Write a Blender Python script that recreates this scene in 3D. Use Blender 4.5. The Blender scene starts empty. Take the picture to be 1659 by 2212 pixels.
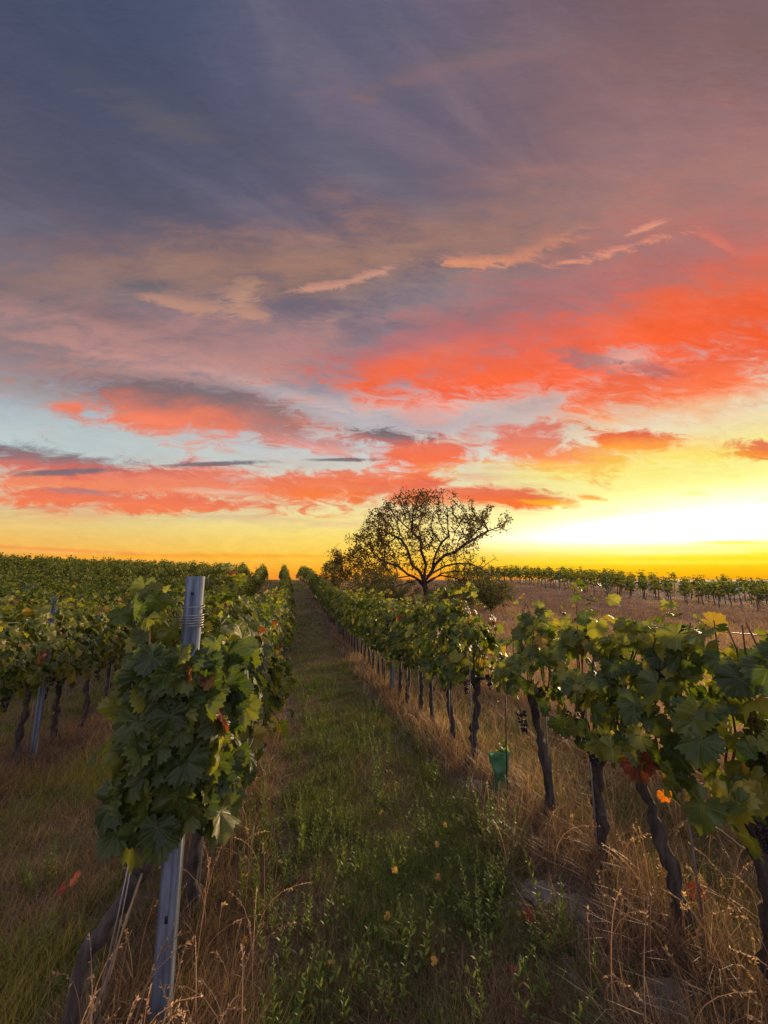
import bpy, math, random
import numpy as np

# ------------------------------------------------------------------ camera
C = bpy.context.scene.collection
scene = bpy.context.scene
EYE = 1.76
cam_d = bpy.data.cameras.new("camera")
cam = bpy.data.objects.new("camera", cam_d)
C.objects.link(cam)
cam.location = (0, 0, EYE)
cam.rotation_euler = (math.radians(90 + 9.7276), 0, 0)
cam_d.sensor_fit = 'VERTICAL'
cam_d.sensor_height = 36.0
cam_d.lens = 36.0 * 840.0 / 2212.0
cam_d.clip_start = 0.05
cam_d.clip_end = 12000
scene.camera = cam
scene.view_settings.view_transform = 'Standard'
scene.view_settings.look = 'None'
scene.view_settings.exposure = 0.0
scene.view_settings.gamma = 1.0


def s2l(c):
    c = c / 255.0
    return c / 12.92 if c <= 0.04045 else ((c + 0.055) / 1.055) ** 2.4


def rgb(t, k=1.0):
    return (s2l(t[0]) * k, s2l(t[1]) * k, s2l(t[2]) * k, 1.0)


# ------------------------------------------------------------------ sky
# each cloud bank: u, v on the sheet of sky to the west (u = tan of the bearing, v = height), half width,
# half height, tilt, colour of its underside, colour of its top, opacity, edge softness, raggedness
CLOUDS = [
    (-0.367,0.932,1.031,0.133,4.6,(162,124,106),(128,106,110),0.85,1.0,0.9),
    (0.589,1.132,0.799,0.1787,9.3,(172,128,112),(140,112,116),0.75,1.0,0.9),
    (1.077,1.301,0.536,0.3985,32.2,(176,122,114),(150,113,114),0.75,1.0,0.7),
    (-0.887,0.656,0.607,0.1703,-4.3,(168,132,130),(136,115,115),0.85,0.9,0.9),
    (-0.496,0.663,0.605,0.1143,-4.4,(196,142,132),(150,120,124),0.8,0.9,1.0),
    (0.229,0.833,0.298,0.0899,11.2,(160,141,143),(140,128,133),0.6,0.9,1.1),
    (-0.013,1.216,0.25,0.0653,-29.0,(118,115,127),(105,106,120),0.5,0.9,1.1),
    (0.349,1.684,0.357,0.0526,14.9,(140,110,112),(112,103,110),0.6,0.8,1.3),
    (-0.733,1.461,0.235,0.0678,-23.2,(104,99,105),(88,91,105),0.6,0.9,1.3),
    (1.183,1.801,0.399,0.2582,0.0,(128,98,98),(118,98,100),0.55,1.0,0.8),
    (-0.664,0.402,0.706,0.079,-3.1,(198,208,204),(186,200,205),0.55,0.9,0.7),
    (0.09,0.489,0.458,0.0681,0.0,(206,208,205),(190,190,196),0.45,0.9,0.9),
    (-0.942,0.502,0.343,0.0343,-12.4,(168,158,160),(150,145,145),0.8,0.8,1.2),
    (-0.242,0.502,0.22,0.0243,-14.8,(190,176,176),(170,163,163),0.6,0.8,1.2),
    (0.346,0.523,0.539,0.0617,4.3,(240,190,170),(238,150,130),0.65,0.9,1.3),
    (0.905,0.502,0.339,0.0669,8.4,(250,185,130),(250,130,95),0.75,0.8,1.3),
    (-0.426,0.599,0.43,0.056,-5.4,(205,150,140),(170,130,132),0.55,0.9,1.1),
    (0.127,0.462,0.101,0.0459,0.0,(240,165,150),(225,150,145),0.6,0.8,1.2),
    (0.986,0.878,0.59,0.1918,13.1,(232,108,78),(190,112,106),0.85,1.0,0.7),
    (0.463,0.729,0.568,0.1145,15.2,(206,108,100),(172,116,118),0.8,0.9,0.9),
    (0.653,0.649,0.69,0.0985,8.6,(255,96,48),(222,104,90),0.97,0.8,0.9),
    (0.911,0.729,0.457,0.1188,16.9,(255,98,48),(242,110,74),0.95,0.8,0.8),
    (0.065,0.606,0.222,0.0589,15.1,(228,114,88),(172,114,122),0.85,0.8,1.0),
    (0.22,0.571,0.31,0.0391,2.2,(255,108,64),(235,108,80),0.9,0.8,1.0),
    (0.86,0.546,0.251,0.054,10.5,(252,114,66),(235,106,76),0.85,0.8,1.2),
    (0.675,0.611,0.099,0.0334,8.6,(225,180,165),(205,160,155),0.75,0.6,1.2),
    (0.564,0.602,0.102,0.0285,-8.8,(165,112,116),(150,121,123),0.7,0.6,1.2),
    (0.736,0.578,0.076,0.0228,-11.1,(170,105,104),(160,112,118),0.6,0.6,1.2),
    (-0.531,0.455,0.333,0.0745,-7.4,(242,126,92),(118,107,113),0.95,0.55,0.9),
    (-0.3,0.402,0.096,0.0492,-20.6,(205,130,120),(140,121,121),0.85,0.6,1.2),
    (-0.161,0.349,0.113,0.0207,-10.4,(240,140,120),(190,140,140),0.7,0.7,1.2),
    (0.131,0.34,0.162,0.0544,4.2,(250,108,62),(225,118,92),0.95,0.5,1.1),
    (0.019,0.375,0.106,0.0236,-4.2,(200,108,100),(108,97,105),0.9,0.5,1.1),
    (0.386,0.353,0.16,0.0605,-8.4,(250,128,84),(226,118,100),0.9,0.6,1.3),
    (0.508,0.323,0.161,0.0361,0.0,(252,140,80),(240,130,94),0.85,0.6,1.2),
    (0.68,0.366,0.118,0.029,-3.2,(255,110,34),(228,102,64),0.95,0.5,1.1),
    (1.019,0.34,0.099,0.026,0.0,(250,120,44),(225,110,79),0.95,0.5,1.1),
    (0.733,0.336,0.236,0.0311,0.0,(255,225,60),(255,190,90),0.5,0.9,1.3),
    (0.493,0.285,0.283,0.028,0.0,(255,240,110),(255,225,90),0.5,0.9,1.1),
    (-0.611,0.251,0.663,0.0502,-2.0,(246,138,92),(232,122,96),0.95,0.5,1.0),
    (-0.952,0.314,0.339,0.0355,-5.1,(222,112,98),(120,107,115),0.95,0.6,1.0),
    (-0.691,0.199,0.487,0.0271,-2.0,(245,122,78),(232,118,88),0.95,0.5,1.1),
    (-0.109,0.243,0.22,0.0378,3.1,(250,128,66),(238,122,90),0.92,0.5,1.1),
    (-0.438,0.226,0.11,0.0087,-3.1,(240,200,170),(225,185,165),0.6,0.6,1.0),
    (-0.804,0.226,0.086,0.0074,-4.1,(180,130,130),(160,125,130),0.7,0.6,1.0),
    (-0.456,0.302,0.135,0.0064,2.1,(118,107,115),(108,105,117),0.9,0.6,0.7),
    (-0.111,0.313,0.099,0.0051,0.0,(128,107,113),(112,105,117),0.9,0.6,0.6),
    (-0.848,0.279,0.135,0.009,2.1,(124,111,117),(112,107,119),0.9,0.6,0.7),
    (0.329,0.21,0.181,0.025,-5.1,(250,108,38),(226,102,70),0.95,0.5,0.9),
    (0.11,0.218,0.182,0.0275,-3.1,(246,122,64),(232,114,88),0.85,0.6,1.0),
    (-0.072,0.203,0.036,0.0087,0.0,(245,130,70),(235,120,84),0.9,0.6,0.9),
    (0.547,0.208,0.041,0.0075,-6.2,(255,176,40),(250,140,50),0.8,0.6,0.9),
    (0.804,0.221,0.041,0.0062,0.0,(255,225,130),(255,205,110),0.6,0.6,0.9),
    (0.437,0.196,0.072,0.0087,-3.1,(255,214,30),(255,190,30),0.6,0.6,0.9),
    (-0.531,0.78,0.202,0.0235,-8.8,(196,146,122),(158,126,118),0.7,0.7,1.7),
    (-0.421,0.818,0.061,0.0387,39.6,(200,150,124),(172,134,120),0.7,0.7,1.6),
    (-0.187,0.834,0.064,0.0137,9.0,(216,156,134),(190,138,128),0.85,0.7,1.4),
    (-0.04,0.875,0.082,0.0121,20.3,(214,156,132),(190,138,126),0.8,0.7,1.4),
    (0.259,0.921,0.109,0.0202,2.3,(240,158,116),(190,132,118),0.85,0.7,1.5),
    (0.452,0.971,0.129,0.0302,22.2,(222,146,116),(170,124,116),0.7,0.8,1.6),
    (0.669,0.948,0.17,0.0182,15.5,(250,166,124),(220,140,122),0.85,0.7,1.6),
    (0.781,1.032,0.062,0.0106,21.9,(238,160,128),(220,140,122),0.75,0.7,1.5),
    (0.988,0.987,0.053,0.0163,-36.4,(230,125,105),(215,120,108),0.6,0.7,1.5),
    (-0.058,1.511,0.045,0.0164,-12.3,(140,108,108),(118,103,107),0.8,0.8,1.2),
    (-0.697,0.84,0.081,0.0212,0.0,(100,101,111),(98,100,111),0.7,0.8,1.2),
    (-0.568,0.056,0.592,0.0059,0.0,(255,176,30),(252,160,50),0.7,0.8,0.6),
    (-0.867,0.075,0.263,0.0047,-3.0,(246,140,70),(246,150,80),0.6,0.8,0.6),
    (-0.228,0.149,0.084,0.0024,-4.0,(250,212,130),(248,206,130),0.6,0.8,0.4),
    (0.918,0.092,0.107,0.0036,0.0,(255,214,60),(255,214,60),0.8,0.8,0.5),
    (0.678,0.073,0.356,0.0107,0.0,(255,255,190),(255,255,170),0.5,0.9,0.8),
    (0.792,0.042,0.378,0.0059,0.0,(255,250,80),(255,244,60),0.6,0.9,0.6),
]



class E:
    """tiny expression builder for shader maths"""
    nt = None

    def __init__(self, s):
        self.s = s

    @staticmethod
    def op(o, *a):
        n = E.nt.nodes.new('ShaderNodeMath')
        n.operation = o
        for i, x in enumerate(a):
            if isinstance(x, E):
                E.nt.links.new(x.s, n.inputs[i])
            else:
                n.inputs[i].default_value = x
        return E(n.outputs[0])

    def __add__(s, o): return E.op('ADD', s, o)
    def __radd__(s, o): return E.op('ADD', o, s)
    def __sub__(s, o): return E.op('SUBTRACT', s, o)
    def __rsub__(s, o): return E.op('SUBTRACT', o, s)
    def __mul__(s, o): return E.op('MULTIPLY', s, o)
    def __rmul__(s, o): return E.op('MULTIPLY', o, s)
    def __truediv__(s, o): return E.op('DIVIDE', s, o)


def smooth(x, a, b, lo=0.0, hi=1.0):
    n = E.nt.nodes.new('ShaderNodeMapRange')
    n.interpolation_type = 'SMOOTHSTEP'
    E.nt.links.new(x.s, n.inputs['Value'])
    n.inputs['From Min'].default_value = a
    n.inputs['From Max'].default_value = b
    n.inputs['To Min'].default_value = lo
    n.inputs['To Max'].default_value = hi
    return E(n.outputs[0])


def xyz(a, b, c=0.0):
    n = E.nt.nodes.new('ShaderNodeCombineXYZ')
    for i, x in enumerate((a, b, c)):
        if isinstance(x, E):
            E.nt.links.new(x.s, n.inputs[i])
        else:
            n.inputs[i].default_value = x
    return n.outputs[0]


def noise(vec, scale, detail=6, rough=0.55, dist=0.0):
    n = E.nt.nodes.new('ShaderNodeTexNoise')
    n.inputs['Scale'].default_value = scale
    n.inputs['Detail'].default_value = detail
    n.inputs['Roughness'].default_value = rough
    n.inputs['Distortion'].default_value = dist
    if vec is not None:
        E.nt.links.new(vec, n.inputs['Vector'])
    return E(n.outputs[0])


def ramp(x, stops, interp='LINEAR'):
    n = E.nt.nodes.new('ShaderNodeValToRGB')
    n.color_ramp.interpolation = interp
    el = n.color_ramp.elements
    while len(el) > 1:
        el.remove(el[-1])
    for i, (p, c) in enumerate(stops):
        e = el[0] if i == 0 else el.new(p)
        e.position = p
        e.color = c if len(c) == 4 else tuple(c) + (1,)
    E.nt.links.new(x.s, n.inputs[0])
    return n.outputs[0]


def mixc(f, a, b, mode='MIX'):
    n = E.nt.nodes.new('ShaderNodeMix')
    n.data_type = 'RGBA'
    n.blend_type = mode
    if isinstance(f, E):
        E.nt.links.new(f.s, n.inputs[0])
    else:
        n.inputs[0].default_value = f
    for i, x in ((6, a), (7, b)):
        if isinstance(x, tuple):
            n.inputs[i].default_value = x if len(x) == 4 else x + (1,)
        else:
            E.nt.links.new(x, n.inputs[i])
    return n.outputs[2]


def MA(a, b, c):
    return E.op('MULTIPLY_ADD', a, b, c)


def build_sky():
    w = bpy.data.worlds.new("World")
    scene.world = w
    w.use_nodes = True
    w.cycles.sampling_method = 'MANUAL'
    w.cycles.sample_map_resolution = 256
    nt = w.node_tree
    nt.nodes.clear()
    E.nt = nt
    tc = nt.nodes.new('ShaderNodeTexCoord')
    sep = nt.nodes.new('ShaderNodeSeparateXYZ')
    nt.links.new(tc.outputs['Generated'], sep.inputs[0])
    x, y, z = (E(sep.outputs[i]) for i in range(3))
    az = E.op('ARCTAN2', x, y) * 57.2958
    el = E.op('ARCSINE', z) * 57.2958
    yy = E.op('MAXIMUM', y, 0.12)
    u = x / yy
    v = z / yy
    front = smooth(y, 0.12, 0.3)

    def elramp(stops):
        lo, hi = -5.0, 70.0
        return ramp(smoothlin(el, lo, hi), [((e - lo) / (hi - lo), rgb(c, k)) for e, c, k in stops])

    def smoothlin(q, a, b):
        return (q - a) / (b - a)
    sun = elramp([(-5, (250, 160, 30), 1), (0, (255, 172, 22), 1), (1.2, (255, 205, 22), 1), (2.4, (255, 236, 50), 1),
                  (3.6, (255, 252, 140), 1.1), (5.5, (255, 255, 226), 2.2), (8.0, (255, 252, 185), 1.4), (11, (255, 246, 150), 1),
                  (14, (252, 236, 140), 1), (18, (236, 218, 185), 1), (24, (208, 168, 158), 1), (33, (168, 124, 118), 1),
                  (42, (144, 113, 115), 1), (56, (122, 98, 106), 1), (70, (100, 90, 110), 1)])
    mid = elramp([(-5, (240, 130, 60), 1), (0, (252, 150, 40), 1), (1.2, (255, 176, 40), 1), (3, (255, 205, 70), 1),
                  (6, (252, 222, 112), 1), (9, (244, 224, 150), 1), (13, (228, 214, 180), 1), (18, (205, 203, 200), 1),
                  (22, (184, 172, 178), 1), (28, (150, 134, 146), 1), (36, (122, 108, 120), 1), (46, (104, 98, 116), 1),
                  (58, (100, 97, 118), 1), (70, (90, 92, 118), 1)])
    left = elramp([(-5, (225, 125, 75), 1), (0, (240, 140, 66), 1), (1.6, (248, 164, 70), 1), (4, (243, 190, 96), 1),
                   (7, (226, 204, 140), 1), (10, (204, 208, 182), 1), (14, (184, 200, 202), 1), (18, (160, 172, 180), 1),
                   (23, (138, 134, 146), 1), (28, (118, 112, 124), 1), (36, (98, 94, 110), 1), (46, (80, 84, 106), 1),
                   (58, (70, 82, 110), 1), (70, (68, 80, 108), 1)])
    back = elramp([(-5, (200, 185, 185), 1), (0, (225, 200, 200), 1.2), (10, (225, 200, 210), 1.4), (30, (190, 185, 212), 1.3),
                   (70, (150, 155, 185), 1.1)])  # unseen sky behind the viewer, brightened to fill the ground with light
    col = mixc(smooth(az, -48, 0), left, mid)
    col = mixc(smooth(az, 0, 40), col, sun)
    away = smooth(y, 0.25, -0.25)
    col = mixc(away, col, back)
    # cloud textures: n1 rolling banks, n2 long streaks, n3 fine wisps
    warp = noise(xyz(u * 1.5, v * 3.0, 4.7), 1.6, 2)
    uw = u + (warp - 0.5) * 0.16
    vw = v + (warp - 0.5) * 0.05
    n1 = noise(xyz(uw * 2.6, vw * 6.5, 1.3), 1.7, 7, 0.62, 0.3)
    n2 = noise(xyz(uw * 1.6, vw * 11.0, 7.9), 1.6, 6, 0.6, 0.5)
    n3 = noise(xyz(uw * 9.0 + vw * 5.0, vw * 24.0, 2.2), 1.2, 6, 0.68, 1.2)
    zz = E.op('MAXIMUM', z, 0.12)
    px, py = x / zz, y / zz
    hs = noise(xyz(px * 0.6 + py * 0.5, py * 2.1 - px * 1.3, 3.1), 1.3, 5, 0.55, 0.8)
    hb = noise(xyz(px * 0.8, py * 1.4, 9.4), 1.1, 4, 0.5, 0.5)
    # high veil: mauve and slate streaks over the upper sky
    high = smooth(el, 16, 34)
    col = mixc(smooth(hs, 0.50, 0.68) * high * 0.26, col, mixc(smooth(az, -40, 40), rgb((128, 122, 136)), rgb((182, 138, 136))))
    col = mixc(smooth(hs, 0.50, 0.34) * high * 0.24, col, mixc(smooth(az, -40, 40), rgb((72, 78, 104)), rgb((128, 96, 104))))
    col = mixc(smooth(hb, 0.5, 0.7) * high * 0.4, col, mixc(smooth(az, -50, 30), rgb((110, 100, 112)), rgb((165, 122, 114))))
    # thin streaks low down in the clear band
    low = smooth(el, 4, 9) * smooth(el, 26, 18)
    col = mixc(smooth(n2, 0.54, 0.72) * low * 0.6, col, mixc(smooth(az, -30, 30), rgb((205, 170, 165)), rgb((255, 205, 150))))
    big = n1 * 2.4 + n2 * 1.2 + n3 * 2.0 - 2.8
    fine = n3 * 2.9 + n1 * 0.8 - 1.85
    hn = n1 * 2.4 + n3 * 0.9 - 1.65
    v = v - (1.0 - front) * 60.0
    for (cu, cv, ru, rv, rot, cb, ct, al, soft, wr) in CLOUDS:
        a = math.radians(rot)
        ca, sa = math.cos(a), math.sin(a)
        p = MA(u, ca / ru, MA(v, sa / ru, -(cu * ca + cv * sa) / ru))
        q = MA(u, -sa / rv, MA(v, ca / rv, (cu * sa - cv * ca) / rv))
        d = E.op('SQRT', MA(p, p, q * q))
        d2 = MA(fine if ru < 0.16 else big, wr, d)
        k = 0.85 * soft
        m = smooth(d2, 1.08 + k * 0.75, 1.08 - k * 1.2, 0.0, al)
        h = smooth(q + hn, -0.8, 0.9)
        col = mixc(m, col, mixc(h, rgb(cb), rgb(ct)))
    # grain of the vapour
    # broken streaks of lit cloud across the clear band
    n4 = noise(xyz(uw * 1.1, vw * 17.0, 5.5), 1.5, 6, 0.62, 0.4)
    strk = smooth(n4 + (n1 - 0.5) * 0.5, 0.50, 0.64) * smooth(v, 0.13, 0.17) * smooth(v, 0.34, 0.27) * smooth(u, 0.75, 0.1)
    col = mixc(strk * 0.42, col, mixc(smooth(n2, 0.42, 0.6), rgb((246, 140, 96)), rgb((196, 140, 134))))
    br = 1.0 + (n3 - 0.5) * 0.30 + ((hs - 0.5) * 0.36 + (hb - 0.5) * 0.35) * smooth(el, 8, 30)
    zen_fill = smooth(el, 63, 82)
    col = mixc(zen_fill, col, rgb((206, 198, 190)))  # unseen overhead sky made paler, part of the added ground fill
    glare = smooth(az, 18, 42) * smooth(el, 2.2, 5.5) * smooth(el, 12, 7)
    br = br * (1.0 + zen_fill * ZENITH_FILL + away * smooth(el, 5, 45) * EAST_FILL + glare * 0.4)
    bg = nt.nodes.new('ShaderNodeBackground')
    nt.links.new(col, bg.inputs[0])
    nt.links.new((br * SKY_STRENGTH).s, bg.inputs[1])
    out = nt.nodes.new('ShaderNodeOutputWorld')
    nt.links.new(bg.outputs[0], out.inputs[0])


SKY_STRENGTH = 1.0
ZENITH_FILL, EAST_FILL = 2.35, 0.0          # fill light gains, added to the unseen sky overhead and behind the viewer
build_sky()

# the sun, just behind the horizon cloud at the right
sd = bpy.data.lights.new("sun", 'SUN')
sun = bpy.data.objects.new("sun", sd)
C.objects.link(sun)
sd.energy = 5.0
sd.angle = math.radians(7)
sd.color = (1.0, 0.68, 0.42)
SUN_AZ, SUN_EL = math.radians(40), math.radians(5.5)
sun.rotation_euler = (math.pi / 2 - SUN_EL, 0, math.pi - SUN_AZ)

# ------------------------------------------------------------------ helpers
R = np.random.RandomState(11)
ROT = math.radians(11.9)                       # bearing of the vine rows, left of straight ahead
CA, SA = math.cos(ROT), math.sin(ROT)
GAP, PITCH = 2.35, 0.62                        # between rows, between vines in a row
RIGHT_ROW, LEFT_ROW = 1.85, -0.50


def tag(o, label=None, cat=None, group=None, kind=None):
    if label: o['label'] = label
    if cat: o['category'] = cat
    if group: o['group'] = group
    if kind: o['kind'] = kind
    return o


def bend(t):
    t = np.clip(t, 0, 90)
    return -1.3 * (t / 45.0) ** 2


def row_xy(s, t):
    s = s + bend(t)
    return s * CA - t * SA, s * SA + t * CA


def row_st(x, y):
    t = -x * SA + y * CA
    return x * CA + y * SA - bend(t), t


GT = [-60, -5, 0, 1.8, 3, 4.2, 6, 8, 12, 16.5, 22, 30, 38, 45, 51, 60, 80, 120, 200, 400, 9000]
GZ = [-1.2, -1.6, -1.68, -1.76, -1.84, -1.97, -2.12, -2.22, -2.34, -2.38, -2.2, -1.72, -1.0, -0.48, -0.32, -0.8, -3.0, -8, -14, -22, -22]


def vnoise(x, y, seed=0):
    """smooth value noise, numpy"""
    xi, yi = np.floor(x).astype(np.int64), np.floor(y).astype(np.int64)
    fx, fy = x - xi, y - yi
    fx, fy = fx * fx * (3 - 2 * fx), fy * fy * (3 - 2 * fy)

    def h(a, b):
        n = (a * 374761393 + b * 668265263 + seed * 974634777) & 0x7fffffff
        n = ((n ^ (n >> 13)) * 1274126177) & 0x7fffffff
        return ((n ^ (n >> 16)) & 0xffff) / 65535.0
    return (h(xi, yi) * (1 - fx) + h(xi + 1, yi) * fx) * (1 - fy) + (h(xi, yi + 1) * (1 - fx) + h(xi + 1, yi + 1) * fx) * fy


def fbm(x, y, seed=0, o=4):
    a, s, f = 0.0, 0.5, 1.0
    for i in range(o):
        a = a + s * vnoise(x * f, y * f, seed + i)
        s *= 0.5
        f *= 2.03
    return a


def row_near(s):
    """distance to the nearest row line of the vineyard on this side"""
    k = np.maximum(np.round((RIGHT_ROW - s) / GAP), 0)
    return np.abs(s - (RIGHT_ROW - k * GAP))


def ground_z(x, y):
    x, y = np.asarray(x, float), np.asarray(y, float)
    s, t = row_st(x, y)
    z = np.interp(t, GT, GZ)
    rise = np.clip(-s - 1.0, 0, 45) * 0.036
    z = z + rise * np.clip((75 - t) / 20, 0, 1) * np.clip((t + 20) / 20, 0, 1)
    z = z + 0.35 * np.exp(-((s - 9) / 4.5) ** 2 - ((t - 27) / 8) ** 2)
    z = z - 0.018 * np.clip(s - 24, 0, 14) * np.clip((60 - t) / 20, 0, 1)
    d = np.hypot(x, y)
    amp = np.clip(1.5 - d / 30, 0.15, 1)
    z = z + 0.07 * np.exp(-(row_near(s) / 0.3) ** 2) * amp
    z = z + (fbm(x * 1.1, y * 1.1, 3) - 0.47) * 0.10 * amp + (fbm(x * 6, y * 6, 9, 3) - 0.44) * 0.035 * np.clip(1.4 - d / 9, 0, 1)
    return z + EYE


def gz(x, y):
    return float(ground_z(np.array([x]), np.array([y]))[0])


def mesh_obj(name, V, F, mat=None, parent=None, attrs=None, smooth=False, link=True):
    """V (n,3), F list of int arrays, each (m,3) or (m,4)"""
    me = bpy.data.meshes.new(name)
    V = np.asarray(V, np.float32)
    if isinstance(F, np.ndarray):
        F = [F]
    F = [np.asarray(f, np.int32) for f in F if len(f)]
    tot = np.concatenate([np.full(len(f), f.shape[1], np.int32) for f in F])
    idx = np.concatenate([f.ravel() for f in F])
    me.vertices.add(len(V))
    me.vertices.foreach_set('co', V.ravel())
    me.loops.add(len(idx))
    me.loops.foreach_set('vertex_index', idx)
    me.polygons.add(len(tot))
    st = np.zeros(len(tot), np.int32)
    st[1:] = np.cumsum(tot)[:-1]
    me.polygons.foreach_set('loop_start', st)
    me.polygons.foreach_set('loop_total', tot)
    if smooth:
        me.polygons.foreach_set('use_smooth', np.ones(len(tot), bool))
    me.update(calc_edges=True)
    for k, a in (attrs or {}).items():
        a = np.asarray(a, np.float32)
        if a.ndim == 1:
            at = me.attributes.new(k, 'FLOAT', 'POINT')
            at.data.foreach_set('value', a)
        else:
            at = me.attributes.new(k, 'FLOAT_VECTOR', 'POINT')
            at.data.foreach_set('vector', a.ravel())
    if mat:
        me.materials.append(mat)
    if not link:
        return me
    return mesh_link(name, me, parent)


def mesh_link(name, me, parent=None):
    o = bpy.data.objects.new(name, me)
    C.objects.link(o)
    if parent:
        o.parent = parent
    return o


def empty(name, loc, rz=0.0, label=None, cat=None, group=None):
    o = bpy.data.objects.new(name, None)
    o.empty_display_size = 0.2
    C.objects.link(o)
    o.location = loc
    o.rotation_euler = (0, 0, rz)
    return tag(o, label, cat, group)


def scatter(tV, tF, M, T, per=None):
    """copies of a template: M (n,3,3) columns are the local axes, T (n,3)"""
    n, k = len(T), len(tV)
    V = np.einsum('nij,kj->nki', M, tV) + T[:, None, :]
    F = tF[None] + (np.arange(n) * k)[:, None, None]
    return V.reshape(-1, 3), F.reshape(-1, tF.shape[1])


def join(parts):
    """parts: list of (V, F, attrs dict)"""
    Vs, Fs, off, at = [], {}, 0, {}
    for V, F, a in parts:
        Vs.append(V)
        Fs.setdefault(F.shape[1], []).append(F + off)
        off += len(V)
        for k, x in a.items():
            at.setdefault(k, []).append(x)
    return np.concatenate(Vs), [np.concatenate(f) for f in Fs.values()], {k: np.concatenate(x) for k, x in at.items()}


def nrm(v):
    return v / np.maximum(np.linalg.norm(v, axis=-1, keepdims=True), 1e-9)


def frames(normal, tip):
    """n matrices with local y along tip and local z along normal"""
    z = nrm(normal)
    y = nrm(tip - z * np.sum(tip * z, -1, keepdims=True))
    x = np.cross(y, z)
    return np.stack([x, y, z], -1)


def tube(P, rad, sides=8, rng=None, lump=0.0, cap=True):
    """a tube along the points P with radius per point"""
    P = np.asarray(P, float)
    n = len(P)
    rad = np.broadcast_to(np.asarray(rad, float), (n,))
    T = nrm(np.gradient(P, axis=0))
    ref = np.array([1.0, 0.0, 0.0]) if abs(T[0][0]) < 0.8 else np.array([0.0, 1.0, 0.0])
    V = []
    for i in range(n):
        ref = nrm(ref - T[i] * ref.dot(T[i]))
        b = np.cross(T[i], ref)
        a = np.arange(sides) / sides * 2 * math.pi
        r = rad[i] * (1 + (lump * (rng.rand(sides) - 0.5) * 2 if rng is not None else 0))
        V.append(P[i] + (np.cos(a) * r)[:, None] * ref + (np.sin(a) * r)[:, None] * b)
    V = np.concatenate(V)
    i = np.arange(n - 1)[:, None] * sides
    j = np.arange(sides)[None]
    j2 = (j + 1) % sides
    Q = np.stack([i + j, i + j2, i + sides + j2, i + sides + j], -1).reshape(-1, 4)
    if cap:
        V = np.concatenate([V, P[:1], P[-1:]])
        c0, c1 = n * sides, n * sides + 1
        jj = np.arange(sides)
        k2 = (jj + 1) % sides
        t1 = np.stack([np.full(sides, c0), k2, jj, jj], -1)[:, :3]
        t2 = np.stack([np.full(sides, c1), (n - 1) * sides + jj, (n - 1) * sides + k2], -1)
        return V, [Q, np.concatenate([t1, t2])]
    return V, [Q]


def merge(list_vf):
    Vs, Fd, off = [], {}, 0
    for V, Fs in list_vf:
        Vs.append(V)
        for F in Fs:
            Fd.setdefault(F.shape[1], []).append(F + off)
        off += len(V)
    return np.concatenate(Vs), [np.concatenate(f) for f in Fd.values()]


def box(x0, x1, y0, y1, z0, z1):
    V = np.array([(x, y, z) for z in (z0, z1) for y in (y0, y1) for x in (x0, x1)], float)
    F = np.array([(0, 2, 3, 1), (4, 5, 7, 6), (0, 1, 5, 4), (2, 6, 7, 3), (0, 4, 6, 2), (1, 3, 7, 5)])
    return V, [F]


def smooth_path(pts, n):
    pts = np.asarray(pts, float)
    d = np.concatenate([[0], np.cumsum(np.linalg.norm(np.diff(pts, axis=0), axis=1))])
    q = np.linspace(0, d[-1], n)
    P = np.stack([np.interp(q, d, pts[:, i]) for i in range(3)], -1)
    for _ in range(2):
        P[1:-1] = (P[:-2] + 2 * P[1:-1] + P[2:]) / 4
    return P


# ------------------------------------------------------------------ materials
def new_mat(name):
    m = bpy.data.materials.new(name)
    m.use_nodes = True
    nt = m.node_tree
    nt.nodes.clear()
    E.nt = nt
    out = nt.nodes.new('ShaderNodeOutputMaterial')
    b = nt.nodes.new('ShaderNodeBsdfPrincipled')
    nt.links.new(b.outputs[0], out.inputs[0])
    return m, nt, b, out


def attr(name):
    n = E.nt.nodes.new('ShaderNodeAttribute')
    n.attribute_name = name
    return n


def objco():
    return E.nt.nodes.new('ShaderNodeTexCoord').outputs['Object']


def bump(b, h, strength, dist=0.01):
    n = E.nt.nodes.new('ShaderNodeBump')
    n.inputs['Strength'].default_value = strength
    n.inputs['Distance'].default_value = dist
    E.nt.links.new(h.s, n.inputs['Height'])
    E.nt.links.new(n.outputs[0], b.inputs['Normal'])
    return n


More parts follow.
